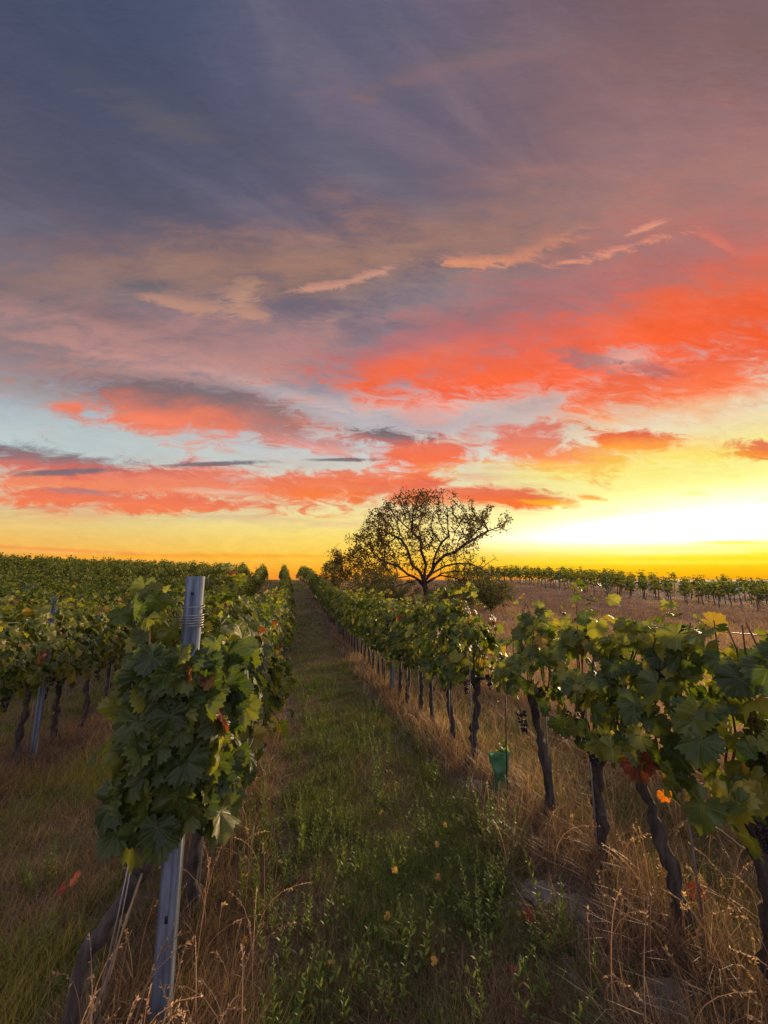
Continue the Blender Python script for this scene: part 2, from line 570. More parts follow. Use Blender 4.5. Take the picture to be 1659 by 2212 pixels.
def leafy(name, stops, trans=0.35, rough=0.5, veins=False, gloss=0.4, tk=2.8):
    """thin leaf: colour by the leaf's own tint, light passing through it"""
    m, nt, b, out = new_mat(name)
    at = attr('tint')
    t = E(at.outputs['Fac'])
    n = noise(objco(), 28.0, 3)
    t2 = t + (n - 0.5) * 0.10
    col = ramp(t2, stops)
    if veins:
        lp = attr('lp')
        sp = nt.nodes.new('ShaderNodeSeparateXYZ')
        nt.links.new(lp.outputs['Vector'], sp.inputs[0])
        x, y = E(sp.outputs[0]), E(sp.outputs[1])
        ang = E.op('ARCTAN2', E.op('ABSOLUTE', x), y)
        r = E.op('SQRT', x * x + y * y)
        # main veins at 0, 50 and 105 degrees from the tip, then side veins
        w = None
        for a in (0.0, 0.9, 1.85):
            q = E.op('ABSOLUTE', ang - a) * r
            w = q if w is None else E.op('MINIMUM', w, q)
        side = E.op('ABSOLUTE', E.op('FRACT', y * 9.0 - E.op('ABSOLUTE', x) * 4.0) - 0.5)
        v = E.op('MAXIMUM', smooth(w, 0.03, 0.008), smooth(side, 0.07, 0.02) * 0.45)
        col = mixc(v * 0.4, col, mixc(0.4, col, (0.20, 0.24, 0.07, 1)))
        dry = smooth(r + (n - 0.5) * 0.5 + t * 0.45, 0.92, 1.15)
        col = mixc(dry, col, (0.20, 0.10, 0.03, 1))
        bump(b, v * -1.0 + n * 0.7, 0.5, 0.004)
    nt.links.new(col, b.inputs['Base Color'])
    b.inputs['Roughness'].default_value = rough
    b.inputs['Specular IOR Level'].default_value = gloss
    tr = nt.nodes.new('ShaderNodeBsdfTranslucent')
    tc = mixc(1.0, col, (tk, tk * 0.92, tk * 0.35, 1), 'MULTIPLY')
    nt.links.new(tc, tr.inputs[0])
    mx = nt.nodes.new('ShaderNodeMixShader')
    mx.inputs[0].default_value = trans
    nt.links.new(b.outputs[0], mx.inputs[1])
    nt.links.new(tr.outputs[0], mx.inputs[2])
    nt.links.new(mx.outputs[0], out.inputs[0])
    return m


def plain(name, c0, c1, scale=12.0, rough=0.7, metal=0.0, bmp=0.3, bd=0.004, stretch=None, detail=5):
    m, nt, b, out = new_mat(name)
    vec = objco()
    if stretch:
        mp = nt.nodes.new('ShaderNodeMapping')
        mp.inputs['Scale'].default_value = stretch
        nt.links.new(vec, mp.inputs[0])
        vec = mp.outputs[0]
    n = noise(vec, scale, detail, 0.6)
    nt.links.new(ramp(n, [(0.3, c0), (0.7, c1)]), b.inputs['Base Color'])
    b.inputs['Roughness'].default_value = rough
    b.inputs['Metallic'].default_value = metal
    if bmp:
        bump(b, n, bmp, bd)
    return m


VINE = [(0.0, (0.022, 0.044, 0.013)), (0.35, (0.052, 0.086, 0.020)), (0.62, (0.130, 0.150, 0.027)), (0.80, (0.20, 0.215, 0.036)),
        (0.90, (0.210, 0.180, 0.035)), (0.945, (0.24, 0.14, 0.05)), (0.965, (0.11, 0.030, 0.018)), (1.0, (0.17, 0.035, 0.020))]
M_leaf = leafy('vine_leaf', VINE, 0.42, 0.42, True, 0.45)
M_leaf_far = leafy('vine_leaf_far', VINE, 0.42, 0.5, False, 0.35)
M_tree_leaf = leafy('tree_leaf', [(0, (0.035, 0.045, 0.013)), (0.45, (0.075, 0.065, 0.020)), (0.75, (0.15, 0.060, 0.020)), (1, (0.24, 0.05, 0.015))], 0.5, 0.55, tk=2.0)
M_shrub = leafy('shrub_leaf', [(0, (0.035, 0.052, 0.016)), (0.5, (0.075, 0.09, 0.025)), (0.8, (0.15, 0.12, 0.04)), (1, (0.22, 0.13, 0.07))], 0.35, 0.6)
M_grass = leafy('green_grass', [(0, (0.040, 0.075, 0.018)), (0.35, (0.085, 0.120, 0.026)), (0.58, (0.15, 0.155, 0.036)), (0.78, (0.24, 0.18, 0.065)), (1, (0.32, 0.21, 0.11))], 0.4, 0.55)
M_straw = leafy('dry_grass', [(0, (0.085, 0.060, 0.042)), (0.5, (0.20, 0.142, 0.100)), (0.85, (0.38, 0.275, 0.205)), (1, (0.56, 0.43, 0.33))], 0.35, 0.5)
M_meadow = leafy('meadow_grass', [(0, (0.17, 0.115, 0.082)), (0.5, (0.30, 0.205, 0.150)), (1, (0.46, 0.33, 0.26))], 0.35, 0.6)
M_weed = leafy('weed_leaf', [(0, (0.060, 0.105, 0.026)), (0.5, (0.125, 0.180, 0.040)), (0.85, (0.24, 0.26, 0.055)), (1, (0.48, 0.38, 0.05))], 0.4, 0.5)
M_fallen = leafy('fallen_leaf', [(0, (0.16, 0.020, 0.012)), (0.4, (0.24, 0.07, 0.035)), (0.75, (0.30, 0.17, 0.06)), (1, (0.50, 0.33, 0.05))], 0.3, 0.5)
M_bark = plain('vine_bark', (0.010, 0.008, 0.007), (0.110, 0.092, 0.080), 34, 0.85, 0, 1.0, 0.03, (1, 1, 0.18), 7)
M_tree_bark = plain('tree_bark', (0.02, 0.014, 0.010), (0.06, 0.04, 0.03), 9, 0.9, 0, 0.8, 0.03)
M_cane = plain('vine_cane', (0.06, 0.028, 0.014), (0.13, 0.07, 0.03), 20, 0.55)
M_metal = plain('galvanised_steel', (0.070, 0.100, 0.145), (0.16, 0.20, 0.26), 7, 0.5, 0.35, 0.25, 0.001, (6, 6, 0.9))
M_wire = plain('wire', (0.25, 0.24, 0.23), (0.42, 0.40, 0.38), 30, 0.4, 0.7, 0)
M_rod = plain('stake_steel', (0.20, 0.19, 0.18), (0.36, 0.35, 0.34), 14, 0.45, 0.5, 0.2, 0.001)
M_dark = plain('black_rod', (0.012, 0.010, 0.010), (0.03, 0.02, 0.02), 20, 0.6)
M_wood = plain('weathered_wood', (0.07, 0.055, 0.045), (0.16, 0.13, 0.11), 18, 0.85, 0, 0.8, 0.004, (1, 1, 0.1))
M_grape = plain('grape_skin', (0.006, 0.005, 0.014), (0.022, 0.016, 0.04), 30, 0.38, 0, 0)
M_stone = plain('stone', (0.06, 0.052, 0.046), (0.20, 0.175, 0.155), 11, 0.9, 0, 0.8, 0.02)
M_tie = plain('raffia_tie', (0.20, 0.14, 0.08), (0.36, 0.27, 0.17), 30, 0.7)


def green_sleeve():
    m, nt, b, out = new_mat('green_plastic_sleeve')
    n = noise(objco(), 9.0, 4)
    nt.links.new(ramp(n, [(0.38, (0.03, 0.09, 0.055)), (0.6, (0.13, 0.27, 0.18))]), b.inputs['Base Color'])
    b.inputs['Roughness'].default_value = 0.35
    bump(b, noise(objco(), 22.0, 5, 0.7), 0.8, 0.01)
    tr = nt.nodes.new('ShaderNodeBsdfTranslucent')
    tr.inputs[0].default_value = (0.14, 0.38, 0.22, 1)
    mx = nt.nodes.new('ShaderNodeMixShader')
    mx.inputs[0].default_value = 0.45
    nt.links.new(b.outputs[0], mx.inputs[1])
    nt.links.new(tr.outputs[0], mx.inputs[2])
    nt.links.new(mx.outputs[0], out.inputs[0])
    return m


M_sleeve = green_sleeve()


def ground_mat():
    m, nt, b, out = new_mat('field_ground')
    g = nt.nodes.new('ShaderNodeNewGeometry')
    pos = g.outputs['Position']
    big = noise(pos, 0.55, 5, 0.6)
    fine = noise(pos, 9.0, 6, 0.65)
    clod = noise(pos, 38.0, 4, 0.7)
    soil = ramp(fine * 0.6 + clod * 0.4, [(0.3, (0.05, 0.038, 0.03)), (0.5, (0.12, 0.095, 0.075)), (0.72, (0.23, 0.19, 0.155))])
    green = ramp(fine * 0.5 + big * 0.5, [(0.3, (0.055, 0.060, 0.022)), (0.5, (0.105, 0.095, 0.040)), (0.7, (0.17, 0.125, 0.065))])
    dry = ramp(fine * 0.6 + big * 0.4, [(0.3, (0.15, 0.10, 0.07)), (0.7, (0.30, 0.21, 0.155))])
    zg = E(attr('green').outputs['Fac'])
    zd = E(attr('dry').outputs['Fac'])
    col = mixc(smooth(zg + (fine - 0.5) * 0.8, 0.35, 0.75), soil, green)
    col = mixc(smooth(zd + (fine - 0.5) * 0.5, 0.35, 0.65), col, dry)
    nt.links.new(col, b.inputs['Base Color'])
    b.inputs['Roughness'].default_value = 0.95
    b.inputs['Specular IOR Level'].default_value = 0.15
    bump(b, fine * 0.6 + clod * 0.4, 0.9, 0.03)
    return m


# ------------------------------------------------------------------ ground
def zones(x, y):
    s, t = row_st(x, y)
    under = np.exp(-(row_near(s) / 0.34) ** 2) * (s < 3)
    meadow = np.clip((s - 3.0 + (fbm(x * .5, y * .5, 21) - .5) * 1.6) / 0.8, 0, 1)
    block = np.clip((in_block(x, y) + 1.5) / 3, 0, 1)
    return s, t, under, meadow, block


def in_block(x, y):
    """metres inside the far right vineyard block (negative outside)"""
    return (x - 12.5) * 0.83 + (y - 50) * 0.56


def build_ground():
    def axis(lo, hi, c, n, k):
        q = np.linspace(-1, 1, n)
        v = np.sinh(q * k) / math.sinh(k)
        return np.where(v < 0, c + v * (c - lo), c + v * (hi - c))
    xs = axis(-7000, 7000, 0.3, 520, 10.5)
    ys = axis(-400, 9000, 2.2, 620, 9.6)
    X, Y = np.meshgrid(xs, ys)
    Z = ground_z(X.ravel(), Y.ravel())
    V = np.stack([X.ravel(), Y.ravel(), Z], -1)
    nx, ny = len(xs), len(ys)
    i = np.arange(ny - 1)[:, None] * nx
    j = np.arange(nx - 1)[None]
    F = np.stack([i + j, i + j + 1, i + nx + j + 1, i + nx + j], -1).reshape(-1, 4)
    s, t, under, meadow, block = zones(V[:, 0], V[:, 1])
    green = np.clip(1.0 - under * 1.1, 0, 1) * (1 - meadow) * (0.55 + 0.6 * (fbm(V[:, 0] * .8, V[:, 1] * .8, 33) - .2))
    o = mesh_obj('ground', V, F, ground_mat(), attrs={'green': green, 'dry': meadow * (1 - block * .6)}, smooth=True)
    tag(o, kind='structure')


build_ground()

# ------------------------------------------------------------------ leaf templates
def grape_leaf(seed, detail=2):
    """palmate grape leaf, stalk at the origin, tip towards +y, size about 1"""
    rng = np.random.RandomState(seed)
    keys = [(0, 1.0), (12, .90), (27, .80), (38, .86), (50, .93), (62, .84), (78, .77), (92, .81), (108, .80), (124, .72), (142, .66), (158, .56), (172, .26)]
    ka, kr = np.array([k[0] for k in keys], float), np.array([k[1] for k in keys])
    kr = kr * (1 + rng.uniform(-.08, .08, len(kr)))
    n = {2: 44, 1: 22, 0: 11}[detail]
    a = (np.arange(n) + .5) / n * 344 - 172
    r = np.interp(np.abs(a), ka, kr)
    if detail == 2:
        r = r * (1 + 0.085 * np.where(np.arange(n) % 2 == 0, 1, -1))
    ar = np.radians(a)
    out = np.stack([np.sin(ar) * r * .62, np.cos(ar) * r * .62, np.zeros(n)], -1)
    rings = [out]
    if detail == 2:
        rings = [out * .52, out]
    V = np.concatenate([[[0, 0, 0]]] + rings)
    lp = V.copy()
    fold, cup, w1, w2 = rng.uniform(.05, .50), rng.uniform(-.75, -.10), rng.uniform(-.1, .1), rng.uniform(0, 6)
    x, y = V[:, 0], V[:, 1]
    ang, rr = np.arctan2(x, y), np.hypot(x, y)
    V[:, 2] = np.abs(x) * fold + cup * rr ** 2 + rr * (0.15 * np.sin(ang * 4 + w2) + 0.07 * np.sin(ang * 9 + w2)) + w1 * y
    V[:, 1] += .12
    F = []
    if detail == 2:
        for i in range(n - 1):
            F.append((0, 1 + i + 1, 1 + i))
            a0, a1, b0, b1 = 1 + i, 2 + i, 1 + n + i, 2 + n + i
            F.append((a0, a1, b1)); F.append((a0, b1, b0))
    else:
        for i in range(n - 1):
            F.append((0, 2 + i, 1 + i))
    return V, np.array(F), lp


LEAVES = {d: [grape_leaf(100 + i, d) for i in range(6)] for d in (0, 1, 2)}


def leaves_mesh(P, N, Tp, S, tint, detail, rng):
    parts = []
    which = rng.randint(0, 6, len(P))
    M = frames(N, Tp) * S[:, None, None]
    for k in range(6):
        q = which == k
        if not q.any():
            continue
        tV, tF, lp = LEAVES[detail][k]
        V, F = scatter(tV, tF, M[q], P[q])
        parts.append((V, F, {'tint': np.repeat(tint[q], len(tV)), 'lp': np.tile(lp, (q.sum(), 1))}))
    return join(parts)


def pick_tint(n, rng, red=0.012, yellow=0.10):
    t = np.clip(rng.beta(2.0, 2.3, n) * .82, 0, .8)
    u = rng.rand(n)
    t = np.where(u < yellow, rng.uniform(.76, .92, n), t)
    t = np.where(u > 1 - red, rng.uniform(.95, 1.0, n), t)
    return t


def canopy(rng, n, detail, size, zlo=.72, zhi=1.66, hw=.27, L=.36, red=.012, yellow=.10, loose=1.0, shoots=3):
    """hedge-shaped mass of hanging leaves over one vine. x across the row, y along it"""
    y = rng.uniform(-L, L, n)
    z = zlo + (zhi - zlo) * rng.beta(1.25, 1.1, n)
    h = (z - zlo) / (zhi - zlo)
    w = hw * (0.55 + 0.75 * np.sin(np.clip(h * 1.15 + .12, 0, 1) * math.pi)) * (0.8 + .4 * vnoise(y * 5 + 50, z * 5, int(rng.randint(999))))
    w *= 1.0 + .25 * (h < .25)
    r = rng.beta(3.2, 1.1, n) * rng.choice([-1, 1], n)
    x = w * r + rng.normal(0, .02, n)
    bottom_cut = vnoise(y * 4 + 9, x * 3 + 9, int(rng.randint(999)))
    z = z - (h < .3) * (bottom_cut - .6) * .22
    P = np.stack([x, y, z], -1)
    N = np.stack([np.sign(x) * (.55 + rng.rand(n) * .6), rng.normal(0, .45, n), .25 + .75 * h + rng.normal(0, .35, n)], -1)
    N[:, 1] += .35 * np.sign(y) * (np.abs(y) > L * .7)
    T = np.stack([np.sign(x) * rng.uniform(0, .5, n), rng.normal(0, .45, n), -np.ones(n) * .8], -1)
    extra = []
    for k in range(shoots):                                   # shoot tips that stick out of the hedge
        m = max(4, n // 26)
        q = np.linspace(0, 1, m)
        x0, y0 = rng.uniform(-.12, .12), rng.uniform(-L, L)
        dx, dy, dz = rng.uniform(-.28, .28), rng.uniform(-.3, .3), rng.uniform(.10, .26)
        pp = np.stack([x0 + dx * q, y0 + dy * q, zhi - .05 + dz * np.sin(q * 2.2)], -1) + rng.normal(0, .025, (m, 3))
        extra.append(pp)
    if extra:
        ex = np.concatenate(extra)
        P = np.concatenate([P, ex])
        m = len(ex)
        N = np.concatenate([N, np.stack([rng.normal(0, .6, m), rng.normal(0, .6, m), .8 + rng.rand(m) * .5], -1)])
        T = np.concatenate([T, np.stack([rng.normal(0, .6, m), rng.normal(0, .6, m), -rng.rand(m) * .6], -1)])
    S = size * rng.uniform(.42, 1.22, len(P))
    if extra:
        S[n:] *= .72
    tint = pick_tint(len(P), rng, red, yellow)
    tint = np.where(tint < .76, np.clip(tint + .12 * (P[:, 2] - 1.2), 0, .78), tint)
    return P, N, T, S, tint


def trunk_mesh(rng, hi=True, lean=(0, 0), top=.78, r0=.030, path=None):
    n = 22 if hi else 6
    if path is None:
        k = rng.normal(0, .025, (4, 2))
        path = [(0, 0, -.06), (k[0, 0], k[0, 1], top * .3), (lean[0] * .5 + k[1, 0], lean[1] * .5 + k[1, 1], top * .62), (lean[0], lean[1], top)]
    P = smooth_path(path, n)
    q = np.linspace(0, 1, n)
    rad = r0 * (1.25 - .45 * q + .35 * np.exp(-((q - 1) / .12) ** 2) + .3 * np.exp(-(q / .07) ** 2))
    if hi:
        rad = rad * (1 + rng.uniform(-.24, .24, n))
        P = P + np.concatenate([rng.normal(0, .007, (n, 2)), np.zeros((n, 1))], 1)
    out = [tube(P, rad, 12 if hi else 5, rng, .24 if hi else .1)]
    head = P[-1]
    for sgn in (-1, 1):                                       # the two short arms of the head
        a = smooth_path([head - [0, 0, .03], head + [rng.uniform(-.03, .03), sgn * .10, .05], head + [rng.uniform(-.03, .03), sgn * .26, .07]], 6 if hi else 3)
        out.append(tube(a, np.linspace(r0 * .8, r0 * .35, len(a)), 7 if hi else 4, rng, .15))
    return merge(out), head


def cane_mesh(rng, head, n=7, zt=1.6):
    out = []
    for k in range(n):
        y0 = rng.uniform(-.25, .25)
        p = [head + [0, y0, .04], head + [rng.uniform(-.08, .08), y0 + rng.uniform(-.05, .05), .35], [rng.uniform(-.12, .12), y0 + rng.uniform(-.12, .12), zt - rng.uniform(0, .25)]]
        P = smooth_path(p, 9)
        P[1:-1] += rng.normal(0, .006, (7, 3))
        out.append(tube(P, np.linspace(.0055, .0028, 9), 5))
    return merge(out)


def sphere(r=1.0, seg=8, rings=6):
    V = [(0, 0, r)]
    for i in range(1, rings):
        a = math.pi * i / rings
        for j in range(seg):
            b = 2 * math.pi * j / seg
            V.append((r * math.sin(a) * math.cos(b), r * math.sin(a) * math.sin(b), r * math.cos(a)))
    V.append((0, 0, -r))
    F = []
    for j in range(seg):
        F.append((0, 1 + j, 1 + (j + 1) % seg))
        o = 1 + (rings - 2) * seg
        F.append((len(V) - 1, o + (j + 1) % seg, o + j))
    for i in range(rings - 2):
        for j in range(seg):
            a, b = 1 + i * seg + j, 1 + i * seg + (j + 1) % seg
            F.append((a, a + seg, b + seg)); F.append((a, b + seg, b))
    return np.array(V, float), np.array(F)


def bunch_mesh(seed):
    rng = np.random.RandomState(seed)
    sv, sf = sphere(.0085)
    pts = []
    for i in range(60):
        h = rng.rand()
        r = .036 * math.sqrt(max(0, 1 - h)) * (0.6 + .4 * rng.rand()) + .004
        a = rng.uniform(0, 6.28)
        pts.append((r * math.cos(a), r * math.sin(a), -.15 * h))
    pts = np.array(pts)
    V, F = scatter(sv, sf, np.tile(np.eye(3), (len(pts), 1, 1)), pts)
    st = tube([(0, 0, .05), (0, 0, 0), (0, 0, -.05)], [.003, .003, .002], 5)
    me = merge([(V, [F]), st])
    return mesh_obj('grape_bunch', me[0], me[1], M_grape, smooth=True, link=False)


BUNCH = [bunch_mesh(i) for i in range(3)]

# ------------------------------------------------------------------ vines
RNG = np.random.RandomState(5)


def on_row(s, t, dz=0.0):
    x, y = row_xy(s, t)
    return (float(x), float(y), gz(x, y) + dz)


def vine_meshes(seed, detail, n, size, **kw):
    rng = np.random.RandomState(seed)
    path, r0, top = kw.pop('path', None), kw.pop('r0', .028), kw.pop('top', .76)
    lean, canes = kw.pop('lean', (rng.normal(0, .03), rng.normal(0, .06))), kw.pop('canes', detail == 2)
    (tv, tf), head = trunk_mesh(rng, detail == 2, lean, top, r0, path)
    d = {'trunk': mesh_obj('trunk', tv, tf, M_bark, smooth=True, link=False)}
    if canes:
        cv, cf = cane_mesh(rng, head)
        d['canes'] = mesh_obj('canes', cv, cf, M_cane, smooth=True, link=False)
    P, N, T, S, tint = canopy(rng, n, detail, size, **kw)
    tweak = DENSER.get(seed)
    if tweak:
        P, N, T, S, tint = tweak(rng, P, N, T, S, tint)
    V, F, at = leaves_mesh(P, N, T, S, tint, detail, rng)
    d['foliage'] = mesh_obj('foliage', V, F, M_leaf if detail == 2 else M_leaf_far, attrs=at, smooth=detail == 2, link=False)
    return d


def end_vine(rng, P, N, T, S, tint):
    """the big end vine round the post: a long hanging mass with large leaves over the row end, the post's head left bare"""
    keep = ~((P[:, 2] > 1.30) & (P[:, 0] > -.13) & (P[:, 1] < .10)) & (P[:, 2] < 1.56) & (P[:, 1] > -.24)
    P, N, T, S, tint = P[keep], N[keep], T[keep], S[keep], tint[keep]
    m = 150                                                   # the face of the mass towards the row end
    z = .86 + .62 * rng.beta(1.15, 1.1, m)
    w = np.interp(z, [.55, .75, 1.0, 1.25, 1.46], [.15, .19, .22, .21, .16])
    x = rng.uniform(-1, 1, m) * w + .055 - .12 * (1.1 - z)
    face = np.stack([x, -.22 - .08 * rng.rand(m) * (1 - (x / .3) ** 2) + .1 * (np.abs(x) / w) ** 3, z], -1)
    q = np.linspace(0, 1, 48)
    ex = np.stack([-.155 - .03 * np.sin(q * 9) + rng.normal(0, .06, 48), -.10 + rng.normal(0, .07, 48), 1.22 + .50 * q ** 1.2], -1)
    red = np.array([(.10, -.30, 1.40), (.16, -.26, 1.36), (-.03, -.32, 1.37)])
    P = P + [.035, 0, 0]
    P = np.concatenate([P, face, ex, red])
    P[:, 0] = np.where(P[:, 0] < -.11, -.11 + (P[:, 0] + .11) * .5, P[:, 0]) + .01
    k = m + 48 + len(red)
    N = np.concatenate([N, np.stack([np.concatenate([x * 2.2, np.zeros(k - m)]) + rng.normal(0, .75, k), -.8 - rng.rand(k) * .5, rng.normal(.3, .5, k)], -1)])
    T = np.concatenate([T, np.stack([rng.normal(0, .55, k), rng.normal(0, .4, k), -.6 - rng.rand(k)], -1)])
    S = np.concatenate([S, .128 * rng.uniform(.65, 1.25, m), .11 * rng.uniform(.6, 1.1, k - m)])
    tint = np.concatenate([tint, pick_tint(m, rng, .0, .05) * .8, rng.uniform(.2, .80, 48), rng.uniform(.955, .99, len(red))])
    return P, N, T, S, tint


DENSER = {900: end_vine}
HI = [vine_meshes(200 + i, 2, 190, .135, zlo=.70, zhi=1.58) for i in range(6)]
MID = [vine_meshes(300 + i, 1, 150, .145, canes=False) for i in range(6)]
LOW = [vine_meshes(400 + i, 0, 95, .185, canes=False, hw=.29) for i in range(6)]
BLK = [vine_meshes(500 + i, 0, 62, .20, canes=False, zlo=.84, zhi=1.80, L=.38, hw=.22, top=.98, r0=.035, shoots=5) for i in range(6)]


def add_vine(meshes, loc, rz, label, group, flip=False, bunches=0, scale=1.0):
    o = empty('grapevine', loc, rz + (math.pi if flip else 0), label, 'grapevine', group)
    o.scale = (scale, 1, scale)
    for k, me in meshes.items():
        mesh_link(k, me, o)
    for i in range(bunches):
        b = mesh_link('grape_bunch', BUNCH[i % 3], o)
        b.location = (RNG.choice([-1, 1]) * RNG.uniform(.05, .16), RNG.uniform(-.28, .28), RNG.uniform(.72, .92))
        b.rotation_euler = (RNG.uniform(-.2, .2), RNG.uniform(-.2, .2), RNG.uniform(0, 6))
    return o


def heading(t):
    return ROT + math.atan(2 * 1.3 * t / 45.0 ** 2)


# the vines one can tell apart: s, t, label, mesh settings, bunches
NEAR = [
    (LEFT_ROW, 1.95, 'big grapevine wrapped round the grey end post, crooked trunk and dark red leaves', 0,
     dict(seed=900, n=280, size=.135, zlo=.76, zhi=1.60, hw=.15, L=.34, red=.01, yellow=.14, r0=.034,
          path=[(-.27, .05, -.06), (-.285, .05, .18), (-.265, .04, .31), (-.225, .03, .37), (-.13, .02, .47), (-.07, 0, .60), (0, 0, .78)]), 0),
    (LEFT_ROW, 2.57, 'grapevine hidden close behind the big end-post vine at the left', 0, dict(seed=901, n=200, size=.13, zhi=1.55, shoots=1), 1),
    (RIGHT_ROW, 1.80, 'grapevine on a thick leaning trunk beside a pale steel rod, lower right', 0,
     dict(seed=902, n=140, size=.132, zlo=.80, zhi=1.50, hw=.25, L=.24, red=.004, yellow=.16, r0=.033, top=.70, lean=(-.02, .20), shoots=2), 0),
    (RIGHT_ROW, 2.33, 'grapevine on a straight slim trunk, next one beyond the thick leaning trunk', 0,
     dict(seed=903, n=140, size=.130, zlo=.78, zhi=1.50, r0=.033, top=.66, lean=(0, -.03), shoots=2, hw=.22, red=.004, L=.27), 1),
    (RIGHT_ROW, 2.89, 'grapevine just right of the green plastic sleeve, dark grapes and dead bark at its head', 0,
     dict(seed=904, n=115, size=.130, zlo=.80, zhi=1.48, r0=.032, top=.86, lean=(.02, .14), L=.27, hw=.22), 4),
    (RIGHT_ROW, 4.12, 'grapevine just beyond the green plastic sleeve, thick knobbly head above its trunk', 0,
     dict(seed=905, n=190, size=.135, zlo=.74, zhi=1.52, r0=.036, top=.84), 2),
    (RIGHT_ROW, 1.38, 'large-leaved grapevine with pale peeling bark, cut off by the right edge', 0,
     dict(seed=906, n=115, size=.138, zlo=.72, zhi=1.46, hw=.25, L=.22, yellow=.14, red=.002, r0=.055, top=.72, lean=(.05, .05), shoots=1), 1),
    (RIGHT_ROW, .62, 'grapevine nearest the viewer in the right-hand row, almost outside the frame', 0,
     dict(seed=907, n=150, size=.140, zlo=.75, zhi=1.42, r0=.045, shoots=0), 0),
]
for s, t, lab, fl, kw, nb in NEAR:
    seed, n, size = kw.pop('seed'), kw.pop('n'), kw.pop('size')
    add_vine(vine_meshes(seed, 2, n, size, **kw), on_row(s, t), heading(t), lab, 'grapevines', bunches=nb)

for o in list(C.objects):                                     # the backlit orange leaf low on the leaning vine
    if o.get('label', '').startswith('grapevine on a thick leaning trunk'):
        V, F, at = leaves_mesh(np.zeros((1, 3)), np.array([[-.5, -1.0, .2]]), np.array([[.4, 0, -.7]]), np.array([.072]), np.array([.6]), 2, RNG)
        lf = mesh_obj('orange_leaf', V, F, leafy('orange_leaf', [(0, (.30, .05, .01)), (1, (.55, .22, .02))], .6, .5, tk=1.5), o, attrs=at, smooth=True)
        lf.location = (.04, .10, .60)
        lf['label'] = 'glowing orange leaf'
slots = []
for t in np.arange(3.19, 58, PITCH):
    slots.append((LEFT_ROW, t, 'L'))
for t in np.arange(4.76, 58, PITCH):
    slots.append((RIGHT_ROW, t, 'R'))
k = 1
while True:
    s0 = LEFT_ROW - GAP * k
    if s0 < -44:
        break
    for t in np.arange(4.0 if k == 1 else 2.0, 62, PITCH):
        x, y = row_xy(s0, t)
        if y > 1 and math.degrees(math.atan2(-x, y)) < 50:
            slots.append((s0, t, k))
    k += 1
place = []
for s, t, w in slots:
    t = t + RNG.normal(0, .04)
    x, y = row_xy(s, t)
    place.append((math.hypot(x, y), s, t, w))
place.sort(key=lambda p: p[0])
LAB = {'L': 'leafy grapevine farther up the row just left of the grassy lane',
       'R': 'leafy grapevine in the row right of the grassy lane, beyond the green sleeve',
       1: 'leafy grapevine in the second row left of the grassy lane'}
GRP = {'L': 'grapevines up the row left of the lane', 'R': 'grapevines up the row right of the lane', 1: 'grapevines of the second row on the left'}
FIRST2 = ['grapevine on a slim dark trunk left of the metal post at the left edge',
          'grapevine on a dark trunk just right of the metal post at the left edge']
N_IND = 262
far_list = []
n2 = 0
for i, (d, s, t, w) in enumerate(place):
    if w in ('L', 'R') and d < 46 or i < N_IND - 60:
        x, y, z = on_row(s, t)
        meshes = HI[i % 6] if d < 9 else (MID[i % 6] if d < 20 else LOW[i % 6])
        lab = LAB.get(w, 'leafy grapevine on the left slope, beyond the second row left of the lane')
        grp = GRP.get(w, 'grapevines in the rows of the left slope')
        if w == 1 and 4.9 < t < 6.3 and n2 < 2:
            lab = FIRST2[n2]
            n2 += 1
        add_vine(meshes, (x, y, z), heading(t), lab, grp, flip=bool(RNG.rand() < .5), bunches=(2 if d < 9 else 0), scale=RNG.uniform(.93, 1.06))
    else:
        far_list.append((s, t))


def mesh_arrays(me):
    V = np.empty(len(me.vertices) * 3, np.float32)
    me.vertices.foreach_get('co', V)
    lt = np.empty(len(me.polygons), np.int32)
    me.polygons.foreach_get('loop_total', lt)
    ix = np.empty(len(me.loops), np.int32)
    me.loops.foreach_get('vertex_index', ix)
    st = np.concatenate([[0], np.cumsum(lt)[:-1]])
    Fs = []
    for k in (3, 4):
        q = np.where(lt == k)[0]
        if len(q):
            Fs.append(ix[st[q][:, None] + np.arange(k)])
    a = {}
    if 'tint' in me.attributes:
        tt = np.empty(len(me.vertices), np.float32)
        me.attributes['tint'].data.foreach_get('value', tt)
        a['tint'] = tt
    return V.reshape(-1, 3), Fs, a


def vine_mass(name, spots, meshset, label, group=None):
    """the vines past the nearest three hundred, as one mass"""
    for part, mat in (('foliage', M_leaf_far), ('trunk', M_bark)):
        arrs = [mesh_arrays(m[part]) for m in meshset]
        parts = []
        for i, (x, y, z, rz) in enumerate(spots):
            V, Fs, a = arrs[i % len(arrs)]
            if RNG.rand() < .5:
                rz += math.pi
            c, s_ = math.cos(rz), math.sin(rz)
            sc = RNG.uniform(.82, 1.14)
            W = np.stack([(V[:, 0] * c - V[:, 1] * s_) + x, (V[:, 0] * s_ + V[:, 1] * c) + y, V[:, 2] * sc + z], -1)
            for j, F in enumerate(Fs):
                parts.append((W if j == 0 else W[:0], F if j == 0 else F - len(W), {k: (v if j == 0 else v[:0]) for k, v in a.items()}))
        V, F, a = join(parts)
        if part == 'foliage':
            root = mesh_obj(name, V, F, mat, attrs=a)
            tag(root, label, 'grapevines', group, 'stuff')
        else:
            mesh_obj('trunks', V, F, mat, parent=root)


sp = []
for s, t in far_list:
    x, y, z = on_row(s, t)
    sp.append((x, y, z + .22 * (fbm(np.array(x * .35), np.array(y * .35), 91) - .5) + RNG.normal(0, .05), heading(t)))
vine_mass('distant_vines', sp, LOW, 'rows of green grapevines covering the slope up to the skyline at the left')

